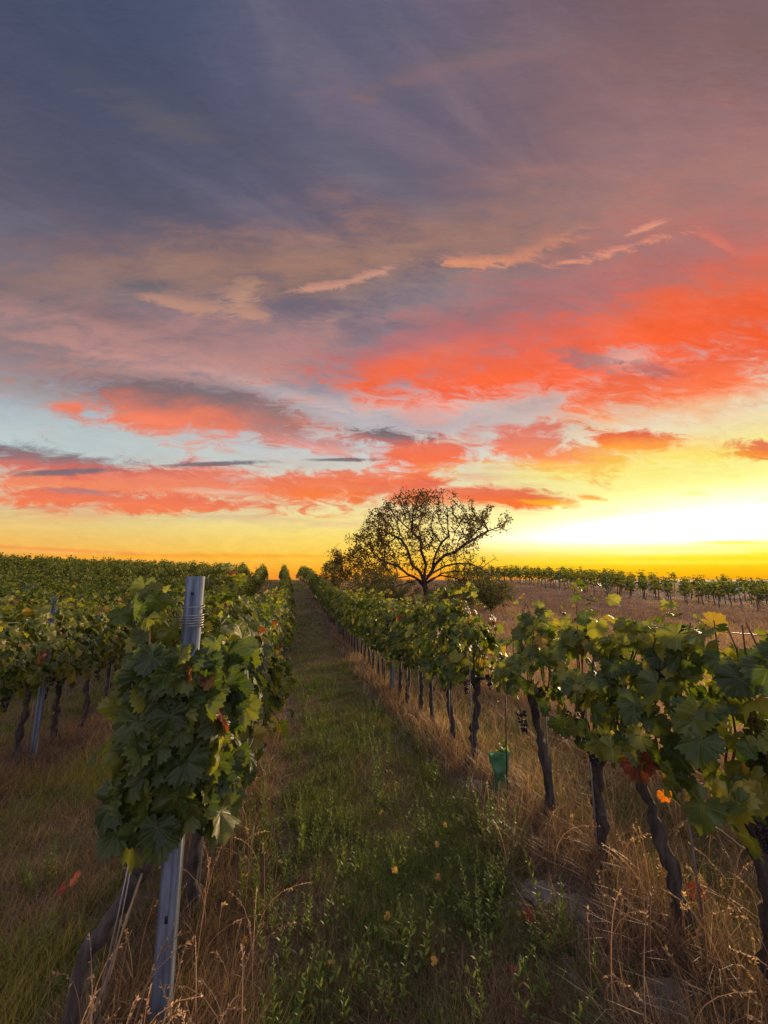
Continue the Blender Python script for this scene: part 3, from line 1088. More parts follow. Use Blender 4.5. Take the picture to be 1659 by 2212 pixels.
# the far vineyard block on the right skyline: its front row as single vines, the rows behind it as one mass
front, behind = [], []
for r in range(6):
    for q in np.arange(-9, 46, 1.05):
        x = 12.5 + .56 * q + .83 * 2.5 * r + RNG.normal(0, .05)
        y = 50 - .83 * q + .56 * 2.5 * r + RNG.normal(0, .05)
        if q < 0 and r == 0 and q < -1:
            continue
        if math.degrees(math.atan2(x, y)) > 47 or (RNG.rand() < .10):
            continue
        rz = math.atan2(.83, -.56) - math.pi / 2
        (front if r == 0 else behind).append((x, y, gz(x, y), rz))
for i, (x, y, z, rz) in enumerate(front):
    add_vine(BLK[i % 6], (x, y, z), rz, 'slim grapevine in the front row of the far vineyard on the right skyline', 'vines in the front row of the far right vineyard',
             flip=bool(RNG.rand() < .5), scale=RNG.uniform(.82, 1.1))
vine_mass('distant_vines', behind, BLK, 'grapevines in the back rows of the far vineyard on the right skyline')

# ------------------------------------------------------------------ posts, stakes, wires
def channel(w, dpt, th, z0, z1, hole=True):
    """C-shaped galvanised profile with a rib pressed into its face"""
    prof = [(-w / 2, dpt), (-w / 2, 0), (-w * .17, 0), (-w * .09, .010), (w * .09, .010), (w * .17, 0), (w / 2, 0), (w / 2, dpt)]
    inner = [(-w / 2 + th, dpt), (-w / 2 + th, th), (-w * .17 + .001, th), (-w * .09, .010 + th), (w * .09, .010 + th), (w * .17 - .001, th), (w / 2 - th, th), (w / 2 - th, dpt)]
    n = len(prof)
    V, F = [], []
    for z in (z0, z1):
        V += [(x, y, z) for x, y in prof] + [(x, y, z) for x, y in inner]
    o = 2 * n
    for i in range(n - 1):
        F.append((i, i + 1, o + i + 1, o + i))
        F.append((n + i + 1, n + i, o + n + i, o + n + i + 1))
        F.append((o + i, o + i + 1, o + n + i + 1, o + n + i))
    F.append((0, o, o + n, n)); F.append((n - 1, 2 * n - 1, o + 2 * n - 1, o + n - 1))
    return np.array(V, float), [np.array(F)]


def coil(r, z, turns, pitch, rad, squash=1.0, n=16):
    a = np.arange(int(turns * n)) / n * 2 * math.pi
    P = np.stack([np.cos(a) * r, np.sin(a) * r * squash + .015, z + pitch * a / (2 * math.pi)], -1)
    return tube(P, rad, 5)


x, y, z = on_row(LEFT_ROW, 1.95)
post = empty('vineyard_post', (x + .03, y - .02, z), ROT - .25, 'tall blue-grey metal end post standing in the big leafy vine at the left', 'post', 'vineyard posts')
v, f = channel(.064, .045, .004, -.3, 1.745)
mesh_obj('post_profile', v, f, M_metal, post)
for c in (coil(.052, 1.52, 5.3, .011, .0024, .75), coil(.053, 1.60, 1.8, .012, .002, .75), coil(.053, 1.12, 3, .01, .0022, .75)):
    mesh_obj('wire_wrap', c[0], c[1], M_wire, post, smooth=True)
for zz in (1.38, 1.10, .95, .80, .40):
    v, f = box(-.006, .006, .0065, .0095, zz - .012, zz + .012)
    mesh_obj('slot', v, f, M_dark, post)
v, f = tube([(0, -.0015, 1.67), (0, .006, 1.67)], .006, 8)
mesh_obj('bolt', v, f, M_dark, post)

v, f = channel(.055, .035, .003, -.3, 1.72)
POST = mesh_obj('post_profile', v, f, M_metal, link=False)
v, f = merge([box(-.036, .036, -.004, .0, zz - .006, zz + .006) for zz in (.8, 1.15, 1.5)])
CLIP = mesh_obj('wire_hook', v, f, M_wire, link=False)


def add_post(loc, rz, label, group, sc=1.0):
    o = empty('vineyard_post', loc, rz, label, 'post', group)
    o.scale = (1, 1, sc)
    mesh_link('post_profile', POST, o)
    mesh_link('wire_hook', CLIP, o)


add_post(on_row(LEFT_ROW - GAP, 5.45), ROT, 'grey metal post in the second row at the left edge, between two dark trunks', 'vineyard posts')
add_post(on_row(RIGHT_ROW, 7.75), ROT, 'nearest grey metal post in the row right of the lane, seen below the leaves', 'vineyard posts')
for s0, lab, t0, t1 in ((LEFT_ROW, 'grey metal post among the leaves up the row left of the lane', 7.2, 50), (RIGHT_ROW, 'grey metal post up the row right of the lane, past the nearest one', 12.9, 50),
                        (LEFT_ROW - GAP, 'grey metal post farther up the second row on the left', 10.5, 50), (LEFT_ROW - 2 * GAP, 'grey metal post in the third row on the left', 6, 50)):
    for t in np.arange(t0, t1, 5.1):
        add_post(on_row(s0, t), heading(t), lab, lab.replace('grey metal post', 'grey metal posts'), 1.0)
for q in np.arange(1, 30, 4.75):
    xx, yy = 12.5 + .56 * q, 50 - .83 * q
    add_post((xx, yy, gz(xx, yy)), .6, 'tall post poking above the front row of the far right vineyard', 'posts of the far right vineyard', 1.28)

STAKE = mesh_obj('stake', *tube([(0, 0, -.15), (.002, 0, .5), (0, 0, 1.25)], .0058, 6), M_rod, smooth=True, link=False)


def add_stake(s, t, label, group=None, sc=1.0, tilt=(0, 0)):
    o = mesh_link('vine_stake', STAKE, None)
    o.location = on_row(s, t)
    o.scale = (1, 1, sc)
    o.rotation_euler = (tilt[0], tilt[1], 0)
    tag(o, label, 'stake', group)


add_stake(RIGHT_ROW + .00, 1.71, 'thin pale steel rod standing beside the leaning trunk at the lower right', 'thin steel stakes', 1.0, (.0, -.04))
add_stake(RIGHT_ROW - .06, 2.31, 'thin steel rod against the straight trunk, left of the leaning one', 'thin steel stakes', .9)
add_stake(RIGHT_ROW + .06, 2.93, 'thin steel rod right of the trunk beside the green sleeve', 'thin steel stakes', .9)
add_stake(LEFT_ROW + .03, 2.52, 'shiny steel rod under the big left vine, nearest behind the end post', 'thin steel stakes', .9)
add_stake(LEFT_ROW + .07, 3.15, 'steel rod under the left row, second behind the end post', 'thin steel stakes', .9)
for s0, lab, ts in ((RIGHT_ROW - .04, 'thin rod beside a trunk in the right-hand row beyond the green sleeve', np.arange(4.10, 13, PITCH)),
                    (LEFT_ROW - GAP + .05, 'thin rod beside a trunk in the second row on the left', np.arange(4.62, 10, PITCH)),
                    (LEFT_ROW + .04, 'thin rod beside a trunk farther up the row left of the lane', np.arange(3.8, 8, PITCH))):
    for t in ts:
        add_stake(s0, t, lab, lab.replace('thin rod beside a trunk', 'thin rods beside the trunks'), RNG.uniform(.75, .95))

WLAB = {RIGHT_ROW: 'row right of the lane', LEFT_ROW: 'row left of the lane', LEFT_ROW - GAP: 'second row on the left'}
for s0, t0 in ((RIGHT_ROW, .2), (LEFT_ROW, 1.97), (LEFT_ROW - GAP, 3.5)):
    for h, nm in ((.80, 'lowest'), (1.13, 'middle'), (1.46, 'top')):
        ts = np.arange(t0, 50, .8)
        xs_, ys_ = row_xy(np.full(len(ts), s0), ts)
        zs = np.interp(ts, GT, GZ) + EYE + max(0, -s0 - 1) * .036 + h + .05
        v, f = tube(np.stack([xs_, ys_, zs], -1), .0021, 5)
        o = mesh_obj('trellis_wire', v, f, M_wire, smooth=True)
        tag(o, '%s wire running through the leaves of the %s' % (nm, WLAB[s0]), 'wire', 'trellis wires')

# anchor wires of the end post
px_, py_, pz_ = on_row(LEFT_ROW, 1.95)
g1 = on_row(LEFT_ROW - .17, 1.72)
an = empty('anchor_wire', (px_, py_, pz_), 0, 'pair of shiny anchor wires slanting down between the crooked trunk and the end post', 'wire')
for dx in (0, .016):
    v, f = tube(np.array([(-.10 + dx * .4, -.02, .86), (-.135 + dx, -.06, .45), (g1[0] - px_ + dx, g1[1] - py_, g1[2] - pz_ - .1)]), .0028, 6)
    mesh_obj('strand', v, f, M_wire, an, smooth=True)
tie = smooth_path([(-.05, -.07, .60), (-.10, -.09, .40), (-.12, -.10, .30), (-.15, -.10, .20), (-.20, -.12, .14)], 12)
o = mesh_obj('raffia_tie', *tube(tie, np.array([.004, .006, .004, .007, .005, .004, .007, .008, .005, .004, .006, .003]), 5), M_tie, smooth=True)
o.location = (px_, py_, pz_)
tag(o, 'pale dry raffia strip hanging twisted beside the lower end post', 'tie')

# loose cane tied between the stake and the edge vine at the right
a0, a1 = on_row(RIGHT_ROW - .01, 1.80, .62), on_row(RIGHT_ROW, 1.25, .60)
P = smooth_path([a0, ((a0[0] + a1[0]) / 2, (a0[1] + a1[1]) / 2, a0[2] - .03), a1], 10)
P[1:-1] += RNG.normal(0, .004, (8, 3))
tag(mesh_obj('dry_cane', *tube(P, .0035, 5), M_tie, smooth=True), 'pale dry cane strung from the steel rod to the right edge vine', 'cane')

# green sleeve and its black rod
x, y, z = on_row(1.74, 3.38)
sl = empty('vine_sleeve', (x, y, z), .3, 'translucent green plastic sleeve round a young vine, on the right edge of the lane', 'vine sleeve')
n, rings = 28, 18
V = []
for i in range(rings):
    h = i / (rings - 1)
    a = np.arange(n) / n * 2 * math.pi
    rx, ry = .048 + .042 * h, .040 - .012 * h
    cr = 1 + .06 * np.sin(a * 3 + h * 5) + .04 * np.sin(h * 23 + a * 2)
    sup = np.abs(np.cos(a)) ** .6 * np.sign(np.cos(a))
    V.append(np.stack([sup * rx * cr, np.abs(np.sin(a)) ** .8 * np.sign(np.sin(a)) * ry * cr, np.full(n, -.02 + .36 * h) + .012 * np.sin(a * 2) * h], -1))
V = np.concatenate(V)
V[:, :2] += (np.stack([vnoise(V[:, 0] * 30 + 9, V[:, 2] * 22 + V[:, 1] * 30, 3), vnoise(V[:, 0] * 26 + 30, V[:, 2] * 24 + V[:, 1] * 26, 4)], -1) - .5) * [.030, .035]
V[:, 2] += (vnoise(V[:, 0] * 40 + 5, V[:, 1] * 40 + 5, 8) - .5) * .05 * (V[:, 2] > .30)
i_, j_ = np.arange(rings - 1)[:, None] * n, np.arange(n)[None]
F = np.stack([i_ + j_, i_ + (j_ + 1) % n, i_ + n + (j_ + 1) % n, i_ + n + j_], -1).reshape(-1, 4)
mesh_obj('plastic_wrap', V, F, M_sleeve, sl, smooth=True)
P = np.array([(RNG.uniform(-.03, .05), RNG.uniform(-.02, .02), RNG.uniform(.3, .42)) for _ in range(9)])
V, F, at = leaves_mesh(P, np.array([RNG.normal(0, .5, 3) + [0, -.5, .5] for _ in P]), RNG.normal(0, 1, (9, 3)), np.full(9, .05), RNG.uniform(.3, .75, 9), 1, RNG)
mesh_obj('young_leaves', V, F, M_leaf_far, sl, attrs=at)
o = mesh_obj('black_rod', *tube([(0, 0, -.1), (.012, 0, .35), (.03, 0, .80)], .006, 6), M_dark, smooth=True)
o.location = (x + .03, y - .06, z)
tag(o, 'thin black rod standing in front of the green plastic sleeve', 'rod')

# ------------------------------------------------------------------ tree and shrubs
def grow(attr_pts, roots, step, reach, kill, iters, rng, droop=0.0):
    """space colonisation: a branch skeleton reaching for the crown points"""
    pos = [np.array(p, float) for p, _ in roots]
    par = [q for _, q in roots]
    A = attr_pts.copy()
    near_i = np.zeros(len(A), int)
    near_d = np.full(len(A), 1e9)
    done = 0
    for it in range(iters):
        new = np.array(pos[done:])
        if len(new):
            D = np.linalg.norm(A[:, None] - new[None], axis=2)
            j = D.argmin(1)
            d = D[np.arange(len(A)), j]
            b = d < near_d
            near_d[b], near_i[b] = d[b], j[b] + done
        done = len(pos)
        keep = near_d > kill
        A, near_i, near_d = A[keep], near_i[keep], near_d[keep]
        if not len(A):
            break
        P = np.array(pos)
        act = near_d < reach
        if not act.any():
            break
        dirs = nrm(A[act] - P[near_i[act]])
        acc = {}
        for q, v in zip(near_i[act], dirs):
            acc[q] = acc.get(q, 0) + v
        for q, v in acc.items():
            v = nrm(v + rng.normal(0, .22, 3) * 1.0 + np.array([0, 0, -droop]))
            pos.append(P[q] + v * step)
            par.append(q)
    return np.array(pos), par


def skeleton_tubes(pos, par, tip, expo, sides=5, rmax=None):
    n = len(pos)
    area = np.zeros(n)
    kids = [0] * n
    for i in range(n):
        if par[i] >= 0:
            kids[par[i]] += 1
    for i in range(n - 1, -1, -1):
        if kids[i] == 0:
            area[i] = tip ** expo
        if par[i] >= 0:
            area[par[i]] += area[i]
    r = area ** (1 / expo)
    if rmax:
        r = np.minimum(r, rmax)
    return r, kids


def limb_mesh(pos, par, r, sel, sides):
    out = []
    for i in sel:
        p = par[i]
        if p < 0:
            continue
        out.append(tube(np.array([pos[p], pos[i]]), [min(r[p], r[i] * 1.5), r[i]], sides, cap=False))
    return merge(out)


def leaf_cards(P, size, rng, bias=None):
    tV = np.array([(0, 0, 0), (-.32, .45, .06), (0, 1.0, -.1), (.32, .45, .06)], float)
    tF = np.array([(0, 2, 1), (0, 3, 2)])
    N = rng.normal(0, 1, (len(P), 3))
    T = rng.normal(0, 1, (len(P), 3)) + [0, 0, -.5]
    M = frames(N, T) * (size * rng.uniform(.6, 1.3, len(P)))[:, None, None]
    V, F = scatter(tV, tF, M, P)
    return V, F, {'tint': np.repeat(np.clip(rng.beta(2, 2.4, len(P)), 0, 1), 4)}


rng = np.random.RandomState(77)
tx, ty = 3.1, 29.0
tz = gz(tx, ty)
H = 29 / 840.0
pts = []
prof_x = [-5.4, -4.6, -3.4, -2.4, -1.2, 0, 1.5, 3.0, 3.7, 4.6, 5.6, 6.8]
prof_t = [4.6, 6.0, 7.1, 7.9, 8.5, 8.2, 8.5, 7.9, 5.9, 7.0, 7.0, 6.0]
prof_b = [2.6, 1.7, 1.5, 1.7, 2.3, 2.6, 2.5, 2.6, 4.2, 4.2, 4.6, 5.0]
while len(pts) < 3400:
    x = rng.uniform(-5.4, 6.8)
    yv = rng.uniform(-3.6, 3.6)
    if (x - .5) ** 2 / 41 + yv ** 2 / 13 > 1:
        continue
    top = np.interp(x, prof_x, prof_t) - .18 * yv * yv * .5
    bot = np.interp(x, prof_x, prof_b)
    if top <= bot:
        continue
    z = bot + (top - bot) * rng.beta(1.7, 1.0)
    if vnoise(np.array(x * .9 + 30), np.array(z * .9 + yv * .5), 5) < .40:
        continue
    pts.append((x, yv, z))
for _ in range(420):                                    # bare branches that sweep down to the right and left
    q = rng.rand()
    sgn = 1 if rng.rand() < .78 else -1
    pts.append((sgn * (1.2 + 4.2 * q), rng.uniform(-1.8, 1.8) * (.4 + q), 3.3 - 1.7 * q ** 1.3 + rng.normal(0, .5)))
pts = np.array(pts)
roots = [((0, 0, -.1), -1), ((0.02, 0, .35), 0), ((-.05, 0, .75), 1), ((-.10, 0, 1.1), 2), ((-.12, 0, 1.45), 3)]


def limb(seq, start):
    last = start
    for p in seq:
        roots.append((p, last))
        last = len(roots) - 1


limb([(-.35, .05, 1.75), (-.62, .1, 2.2), (-.95, .1, 2.65), (-1.2, .2, 3.2), (-1.5, .3, 3.9), (-1.9, .2, 4.5)], 3)
limb([(.02, -.05, 1.9), (.0, -.1, 2.4), (-.12, -.1, 3.0), (-.35, -.2, 3.6), (-.5, -.3, 4.3), (-.9, -.2, 5.0)], 4)
RIGHT_LIMB = len(roots) + 1
limb([(.35, .1, 1.8), (.55, .15, 2.3), (.62, .2, 2.9), (.8, .2, 3.5), (1.1, .2, 4.2), (1.7, .2, 4.7)], 4)
limb([(-.8, -.2, 1.65), (-1.4, -.2, 1.95), (-2.1, -.3, 2.4), (-2.9, -.3, 2.8)], 3)
limb([(.5, -.3, 1.6), (1.1, -.3, 1.85), (1.9, -.4, 2.05), (2.7, -.4, 2.1), (3.5, -.4, 1.9)], 3)
limb([(-.6, .3, 1.35), (-1.3, .4, 1.25), (-2.0, .4, .95), (-2.6, .5, .6)], 2)
limb([(.5, .2, 1.3), (.9, .3, 1.0), (1.1, .3, .7)], 2)
limb([(.35, -.5, 1.45), (1.0, -.7, 1.75), (1.8, -.9, 1.6), (2.7, -1.0, 1.35), (3.4, -1.0, .9), (4.0, -1.0, .55)], 3)
limb([(.6, .5, 1.9), (1.5, .8, 2.4), (2.5, .9, 2.7), (3.6, 1.0, 2.6), (4.4, 1.0, 2.2), (5.0, 1.0, 1.7)], 4)
limb([(-.5, -.5, 1.5), (-1.2, -.8, 1.75), (-2.2, -1.0, 1.6), (-3.0, -1.0, 1.2)], 3)
limb([(.75, .1, 2.6), (1.3, 0, 3.2), (2.1, -.3, 3.5), (2.8, -.2, 4.1), (3.6, .1, 4.3), (4.5, -.1, 5.0)], RIGHT_LIMB)
roots = [(tuple(np.array(p_) + (rng.normal(0, .06, 3) if i_r > 4 else 0)), q_) for i_r, (p_, q_) in enumerate(roots)]
pos, par = grow(pts, roots, .20, 2.4, .23, 110, rng)
r, kids = skeleton_tubes(pos, par, .0125, 2.5, rmax=.30)
tree = empty('tree', (tx, ty, tz), 0, 'lone broad-crowned tree with a dark crooked trunk silhouetted against the sunset', 'tree')
big = [i for i in range(len(pos)) if r[i] > .10 and pos[i][2] < 1.6 and abs(pos[i][0]) < .5]
bs = set(big)
v, f = limb_mesh(pos, par, r, big, 10)
mesh_obj('trunk', v, f, M_tree_bark, tree, smooth=True)
v, f = limb_mesh(pos, par, r, [i for i in range(len(pos)) if i not in bs], 5)
mesh_obj('branches', v, f, M_tree_bark, tree, smooth=True)
tips = np.array([i for i in range(len(pos)) if r[i] < .028])
tp = pos[tips]
lean_ = np.clip(1.0 - (tp[:, 0] + .5) / 5.0, .15, 1.0) * np.clip((tp[:, 2] - 1.2 - .8 * (tp[:, 0] > 0)) / 2.0, 0, 1)
lean_ = np.where((tp[:, 0] > 3.4) & (tp[:, 2] > 4.3), .85, lean_)
lean_ = np.maximum(lean_, np.where((tp[:, 2] > 7.3), .8, 0))
lean_ *= .22 + 1.3 * (vnoise(tp[:, 0] * 1.3 + 40, tp[:, 2] * 1.3 + tp[:, 1], 8) > .45)
cnt = rng.poisson(np.clip(lean_, 0, 1.3) * 4.2)
LP = np.repeat(tp, cnt, axis=0)
LP = LP + rng.normal(0, .11, LP.shape)
clumps = []
for cx_, cz_ in ((-1.5, 6.1), (-.2, 6.2), (-2.6, 4.9), (-.5, 4.6), (-1.0, 2.5), (-.4, 1.9), (2.3, 5.9), (3.1, 6.0), (-.9, 3.4), (.1, 2.6)):
    clumps.append(np.array([cx_, 0, cz_]) + rng.normal(0, 1, (90, 3)) * [.34, .34, .24])
LP = np.concatenate([LP] + clumps)
v, f, a = leaf_cards(LP, .165, rng)
mesh_obj('foliage', v, f, M_tree_leaf, tree, attrs=a)


def shrub(x, y, w, h, n, label, name='shrub', cat='shrub', mat=None, stems=9, seed=1, group=None, open_=0.0, depth=None, size=.1):
    rng = np.random.RandomState(seed)
    z = gz(x, y)
    if cat == 'shrub':
        h, n = h * 1.3, int(n * 1.35)
    t = empty(name, (x, y, z), 0, label, cat, group)
    depth = depth or w * .8
    m = 260
    u = nrm(rng.normal(0, 1, (m * 3, 3)))
    rr = rng.rand(m * 3) ** .45
    A = u * rr[:, None] * [w / 2, depth / 2, h * .5] + [0, 0, h * .5]
    A = A[A[:, 2] > .12 * h][:m]
    A *= (1 + .18 * (vnoise(A[:, 0] * 1.7 + 20, A[:, 2] * 1.7 + 20, seed) - .5))[:, None]
    roots = [((0, 0, -.05), -1)]
    for k in range(stems):
        a = rng.uniform(0, 6.28)
        roots.append(((math.cos(a) * w * .06, math.sin(a) * w * .06, .12 * h), 0))
        roots.append(((math.cos(a) * w * .13, math.sin(a) * w * .13, .26 * h), len(roots) - 1))
    pos, par = grow(A, roots, h * .055, h, h * .06, 60, rng)
    r, kids = skeleton_tubes(pos, par, .006, 2.3, rmax=.09)
    v, f = limb_mesh(pos, par, r, range(1, len(pos)), 4)
    mesh_obj('stems', v, f, M_tree_bark, t)
    q = pos[rng.randint(0, len(pos), n * 2)]
    keep = (vnoise(q[:, 0] * 3 + 9, q[:, 2] * 3 + q[:, 1], seed + 3) > open_) & (q[:, 2] > .1 * h)
    q = q[keep][:n] + rng.normal(0, h * .035, (min(n, keep.sum()), 3))
    v, f, a = leaf_cards(q, size, rng)
    mesh_obj('foliage', v, f, mat or M_shrub, t, attrs=a)


def polar(px, depth):
    return (px - 829.5) / 840.0 * depth, depth


for args in (
    (748, 34, 3.8, 4.9, 3600, 'small round-topped tree with thin backlit leaves, left of the lone tree', 'small_tree', 'tree', M_tree_leaf, 6, 41, None, .42, None, .17),
    (716, 31, 2.3, 2.3, 3200, 'dark rounded bush below the small tree, at the end of the right vine row', 'shrub', 'shrub', None, 9, 42, 'bushes round the lone tree', .1, None, .10),
    (790, 26, 3.2, 1.9, 3000, 'straggly bush below the left side of the lone tree', 'shrub', 'shrub', None, 9, 43, 'bushes round the lone tree', .25, None, .10),
    (850, 24, 3.4, 1.7, 3400, 'low dense bush just left of the tree trunk', 'shrub', 'shrub', None, 9, 44, 'bushes round the lone tree', .2, None, .10),
    (962, 22, 3.4, 1.45, 3400, 'loose yellowish bush just right of the tree trunk', 'shrub', 'shrub', None, 9, 45, 'bushes round the lone tree', .25, None, .09),
    (1055, 24, 2.9, 1.9, 4200, 'dark rounded bush at the right end of the thicket, beside the dry meadow', 'shrub', 'shrub', None, 9, 46, 'bushes round the lone tree', .08, None, .10),
    (905, 19, 2.6, 1.1, 2400, 'low bush in front of the lone tree, behind the vine row', 'shrub', 'shrub', None, 9, 47, 'bushes round the lone tree', .2, None, .08),
    (1010, 28, 3.4, 2.2, 3000, 'tall bush behind the drooping bare branches of the lone tree', 'shrub', 'shrub', None, 9, 48, 'bushes round the lone tree', .25, None, .11),
    (820, 33, 3.6, 2.2, 3000, 'bush behind the lone tree, between it and the small tree', 'shrub', 'shrub', None, 9, 49, 'bushes round the lone tree', .25, None, .12),
):
    x, y = polar(args[0], args[1])
    shrub(x, y, *args[2:5], args[5], args[6], args[7], args[8], args[9], args[10], args[11], args[12], args[13], args[14])

# ------------------------------------------------------------------ grass
def blade(bendy, seg=3):
    V, F = [], []
    for i in range(seg):
        q = i / seg
        w = .5 * (1 - q ** 1.5 * .75)
        V += [(-w, bendy * q ** 2, q * (1 - .25 * bendy * q)), (w, bendy * q ** 2, q * (1 - .25 * bendy * q))]
    V.append((0, bendy, 1 - .25 * bendy))
    for i in range(seg - 1):
        a = 2 * i
        F += [(a, a + 1, a + 3), (a, a + 3, a + 2)]
    a = 2 * (seg - 1)
    F.append((a, a + 1, a + 2))
    return np.array(V, float), np.array(F)


BLADES = [blade(b) for b in (.1, .3, .6, .95)]


def blades_mesh(P, h, w, lean, tint, rng):
    n = len(P)
    a = rng.uniform(0, 2 * math.pi, n)
    side = np.stack([np.cos(a), np.sin(a), np.zeros(n)], -1)
    fwd = np.stack([-np.sin(a), np.cos(a), np.zeros(n)], -1)
    up = nrm(np.array([0, 0, 1.0]) + fwd * lean[:, None] * rng.normal(0, .6, n)[:, None] + side * (lean * rng.normal(0, .6, n))[:, None])
    M = np.stack([side * w[:, None], fwd * h[:, None], up * h[:, None]], -1)
    k = rng.randint(0, 4, n)
    parts = []
    for i in range(4):
        q = k == i
        V, F = scatter(BLADES[i][0], BLADES[i][1], M[q], P[q])
        parts.append((V, F, {'tint': np.repeat(tint[q], len(BLADES[i][0]))}))
    return join(parts)


rng = np.random.RandomState(31)
NP = 52000
d = np.exp(rng.uniform(math.log(.75), math.log(62), NP))
az = np.radians(rng.uniform(-53, 53, NP))
gx, gy = d * np.sin(az), d * np.cos(az)
s, t, under, meadow, block = zones(gx, gy)
patch = fbm(gx * 1.3, gy * 1.3, 51)
patch2 = fbm(gx * .45, gy * .45, 57)
u = rng.rand(NP)
leftfield = (s < -1.0)


def clump(sel, per, hfun, spread, lean, tint, mat, name, label, wk=.0010, w0=.0028, cat='grass'):
    idx = np.where(sel)[0]
    idx = np.repeat(idx, per)
    n = len(idx)
    dd = d[idx]
    sp_ = spread * (1 + dd * .06)
    x = gx[idx] + rng.normal(0, 1, n) * sp_
    y = gy[idx] + rng.normal(0, 1, n) * sp_
    z = ground_z(x, y) - .006
    h = hfun(idx) * rng.uniform(.45, 1.2, n)
    w = np.maximum(w0, wk * dd) * rng.uniform(.7, 1.3, n)
    V, F, a = blades_mesh(np.stack([x, y, z], -1), h, w, np.full(n, lean), np.clip(tint(idx) + rng.normal(0, .13, n), 0, 1), rng)
    o = mesh_obj(name, V, F, mat, attrs=a)
    tag(o, label, cat, None, 'stuff')


is_mead = (meadow > .5) & ~((block > .5) & (u < .4))
is_straw = ~is_mead & (((under > .35) & (u < .8)) | ((s > RIGHT_ROW) & (u < .62)) | ((s < -.15) & (s > -.55) & (u < .30)) | ((s > 1.25) & (t < 2.8) & (u < .40)) | (leftfield & (u < .05)))
soil = ((np.abs(s + .18) < .22) & (t > 1.5) & (patch < .55)) | ((np.abs(s - 1.5) < .3) & (patch < .44) & (t > 1.6))
brownish = (fbm(gx * 2.2, gy * 1.1, 71) + .35 * u) > .70
CLEAR = ((1.66, 3.24, .17), (1.72, 3.36, .14), (1.60, 3.66, .24), (1.40, 2.30, .16), (1.52, 2.16, .12), (1.55, 1.62, .14), (1.51, 5.5, .16), (-2.59, 4.85, .10))
for cs, ct, cr in CLEAR:
    is_straw &= ~(np.hypot(s - cs, t - ct) < cr)
is_green = ~is_mead & ~is_straw & ~(soil & (u < .85)) & ((patch + .25 * u) > .42)
vis = (t < 55) & (row_near(s) < 9)
clump(is_green & vis & ~brownish, 11, lambda i: (.055 + .10 * patch[i] + .10 * leftfield[i] * patch2[i] + .12 * (s[i] > 2.1)) * (1 + d[i] * .012), .045, .9,
      lambda i: .24 + .9 * (patch2[i] - .42) + .5 * (patch[i] - .5) + .22 * leftfield[i] + .16 * (s[i] > 2.1), M_grass, 'lane_grass', 'short green and brown grass of the lane between the vine rows')
clump(is_green & vis & brownish, 11, lambda i: (.05 + .07 * patch[i] + .06 * leftfield[i]) * (1 + d[i] * .012), .045, 1.1, lambda i: .30 + .5 * (patch2[i] - .4), M_straw, 'lane_dry_grass', 'short brown dry grass in patches on the lane')
clump(is_straw & vis & (u > .42) & (s > 1.95), 8, lambda i: .16 + .18 * patch[i], .05, 1.0, lambda i: .5 + .9 * (patch2[i] - .4), M_grass, 'tall_grass', 'taller yellow-green grass behind the right-hand vine row')
clump(is_straw & vis & ~((u > .52) & (s > 1.95)), 9, lambda i: (.16 + .16 * patch[i]) * (.75 + .4 * (s[i] > 1)), .05, 1.15, lambda i: .25 + .9 * (patch[i] - .4) + .2 * (s[i] > 1), M_straw, 'dry_grass',
      'tufts of dry straw-coloured grass under the vine rows')
clump(is_mead & (d > 2), 9, lambda i: np.clip(.40 + .36 * patch[i] - .007 * d[i], .18, .9), .07, .8, lambda i: .45 + 1.0 * (patch2[i] - .45), M_meadow, 'meadow_grass',
      'pale pinkish dry grass of the meadow to the right of the vines', .0011)
# long stalks with seed heads
m = np.where(is_straw & (d > 1.3) & (d < 6.5) & (rng.rand(NP) < .045) & (s > -.8))[0]
m = np.repeat(m, 2)
n = len(m)
x, y = gx[m] + rng.normal(0, .05, n), gy[m] + rng.normal(0, .05, n)
B = np.stack([x, y, ground_z(x, y)], -1)
a_ = rng.uniform(0, 6.28, n)
reach_ = rng.uniform(.02, .28, n)
hh = rng.uniform(.18, .44, n)
parts = []
for i in range(n):
    q = np.linspace(0, 1, 7)
    o_ = np.array([math.cos(a_[i]), math.sin(a_[i]), 0]) * reach_[i]
    pth = B[i] + o_ * (q ** 2)[:, None] + np.array([0, 0, 1.0]) * (hh[i] * np.sin(q * 1.45))[:, None]
    tt = rng.uniform(.45, .95)
    v, f = tube(pth, np.linspace(.0016, .0008, 7) * (1 + .25 * d[m[i]]), 3, cap=False)
    parts.append((v, f[0], {'tint': np.full(len(v), tt)}))
    k = 14                                                   # the ear: spikelets along the last third
    qq = rng.uniform(.68, 1.0, k)
    pp = np.stack([np.interp(qq, q, pth[:, j]) for j in range(3)], -1)
    dirn = nrm(pth[-1] - pth[-3])
    v, f, at = leaf_cards(pp, .026, rng)
    T_ = dirn + rng.normal(0, .35, (k, 3)) + [0, 0, -.2]
    tV = np.array([(0, 0, 0), (-.18, .4, .05), (0, 1.0, 0), (.18, .4, .05)], float)
    v, f = scatter(tV, np.array([(0, 2, 1), (0, 3, 2)]), frames(rng.normal(0, 1, (k, 3)), T_) * rng.uniform(.009, .018, k)[:, None, None], pp)
    parts.append((v, f, {'tint': np.full(len(v), min(1, tt + .1))}))
V, F, at = join(parts)
o = mesh_obj('grass_stalks', V, F, M_straw, attrs=at)
tag(o, 'long pale dry stalks with seed heads arching out of the grass', 'grass', None, 'stuff')
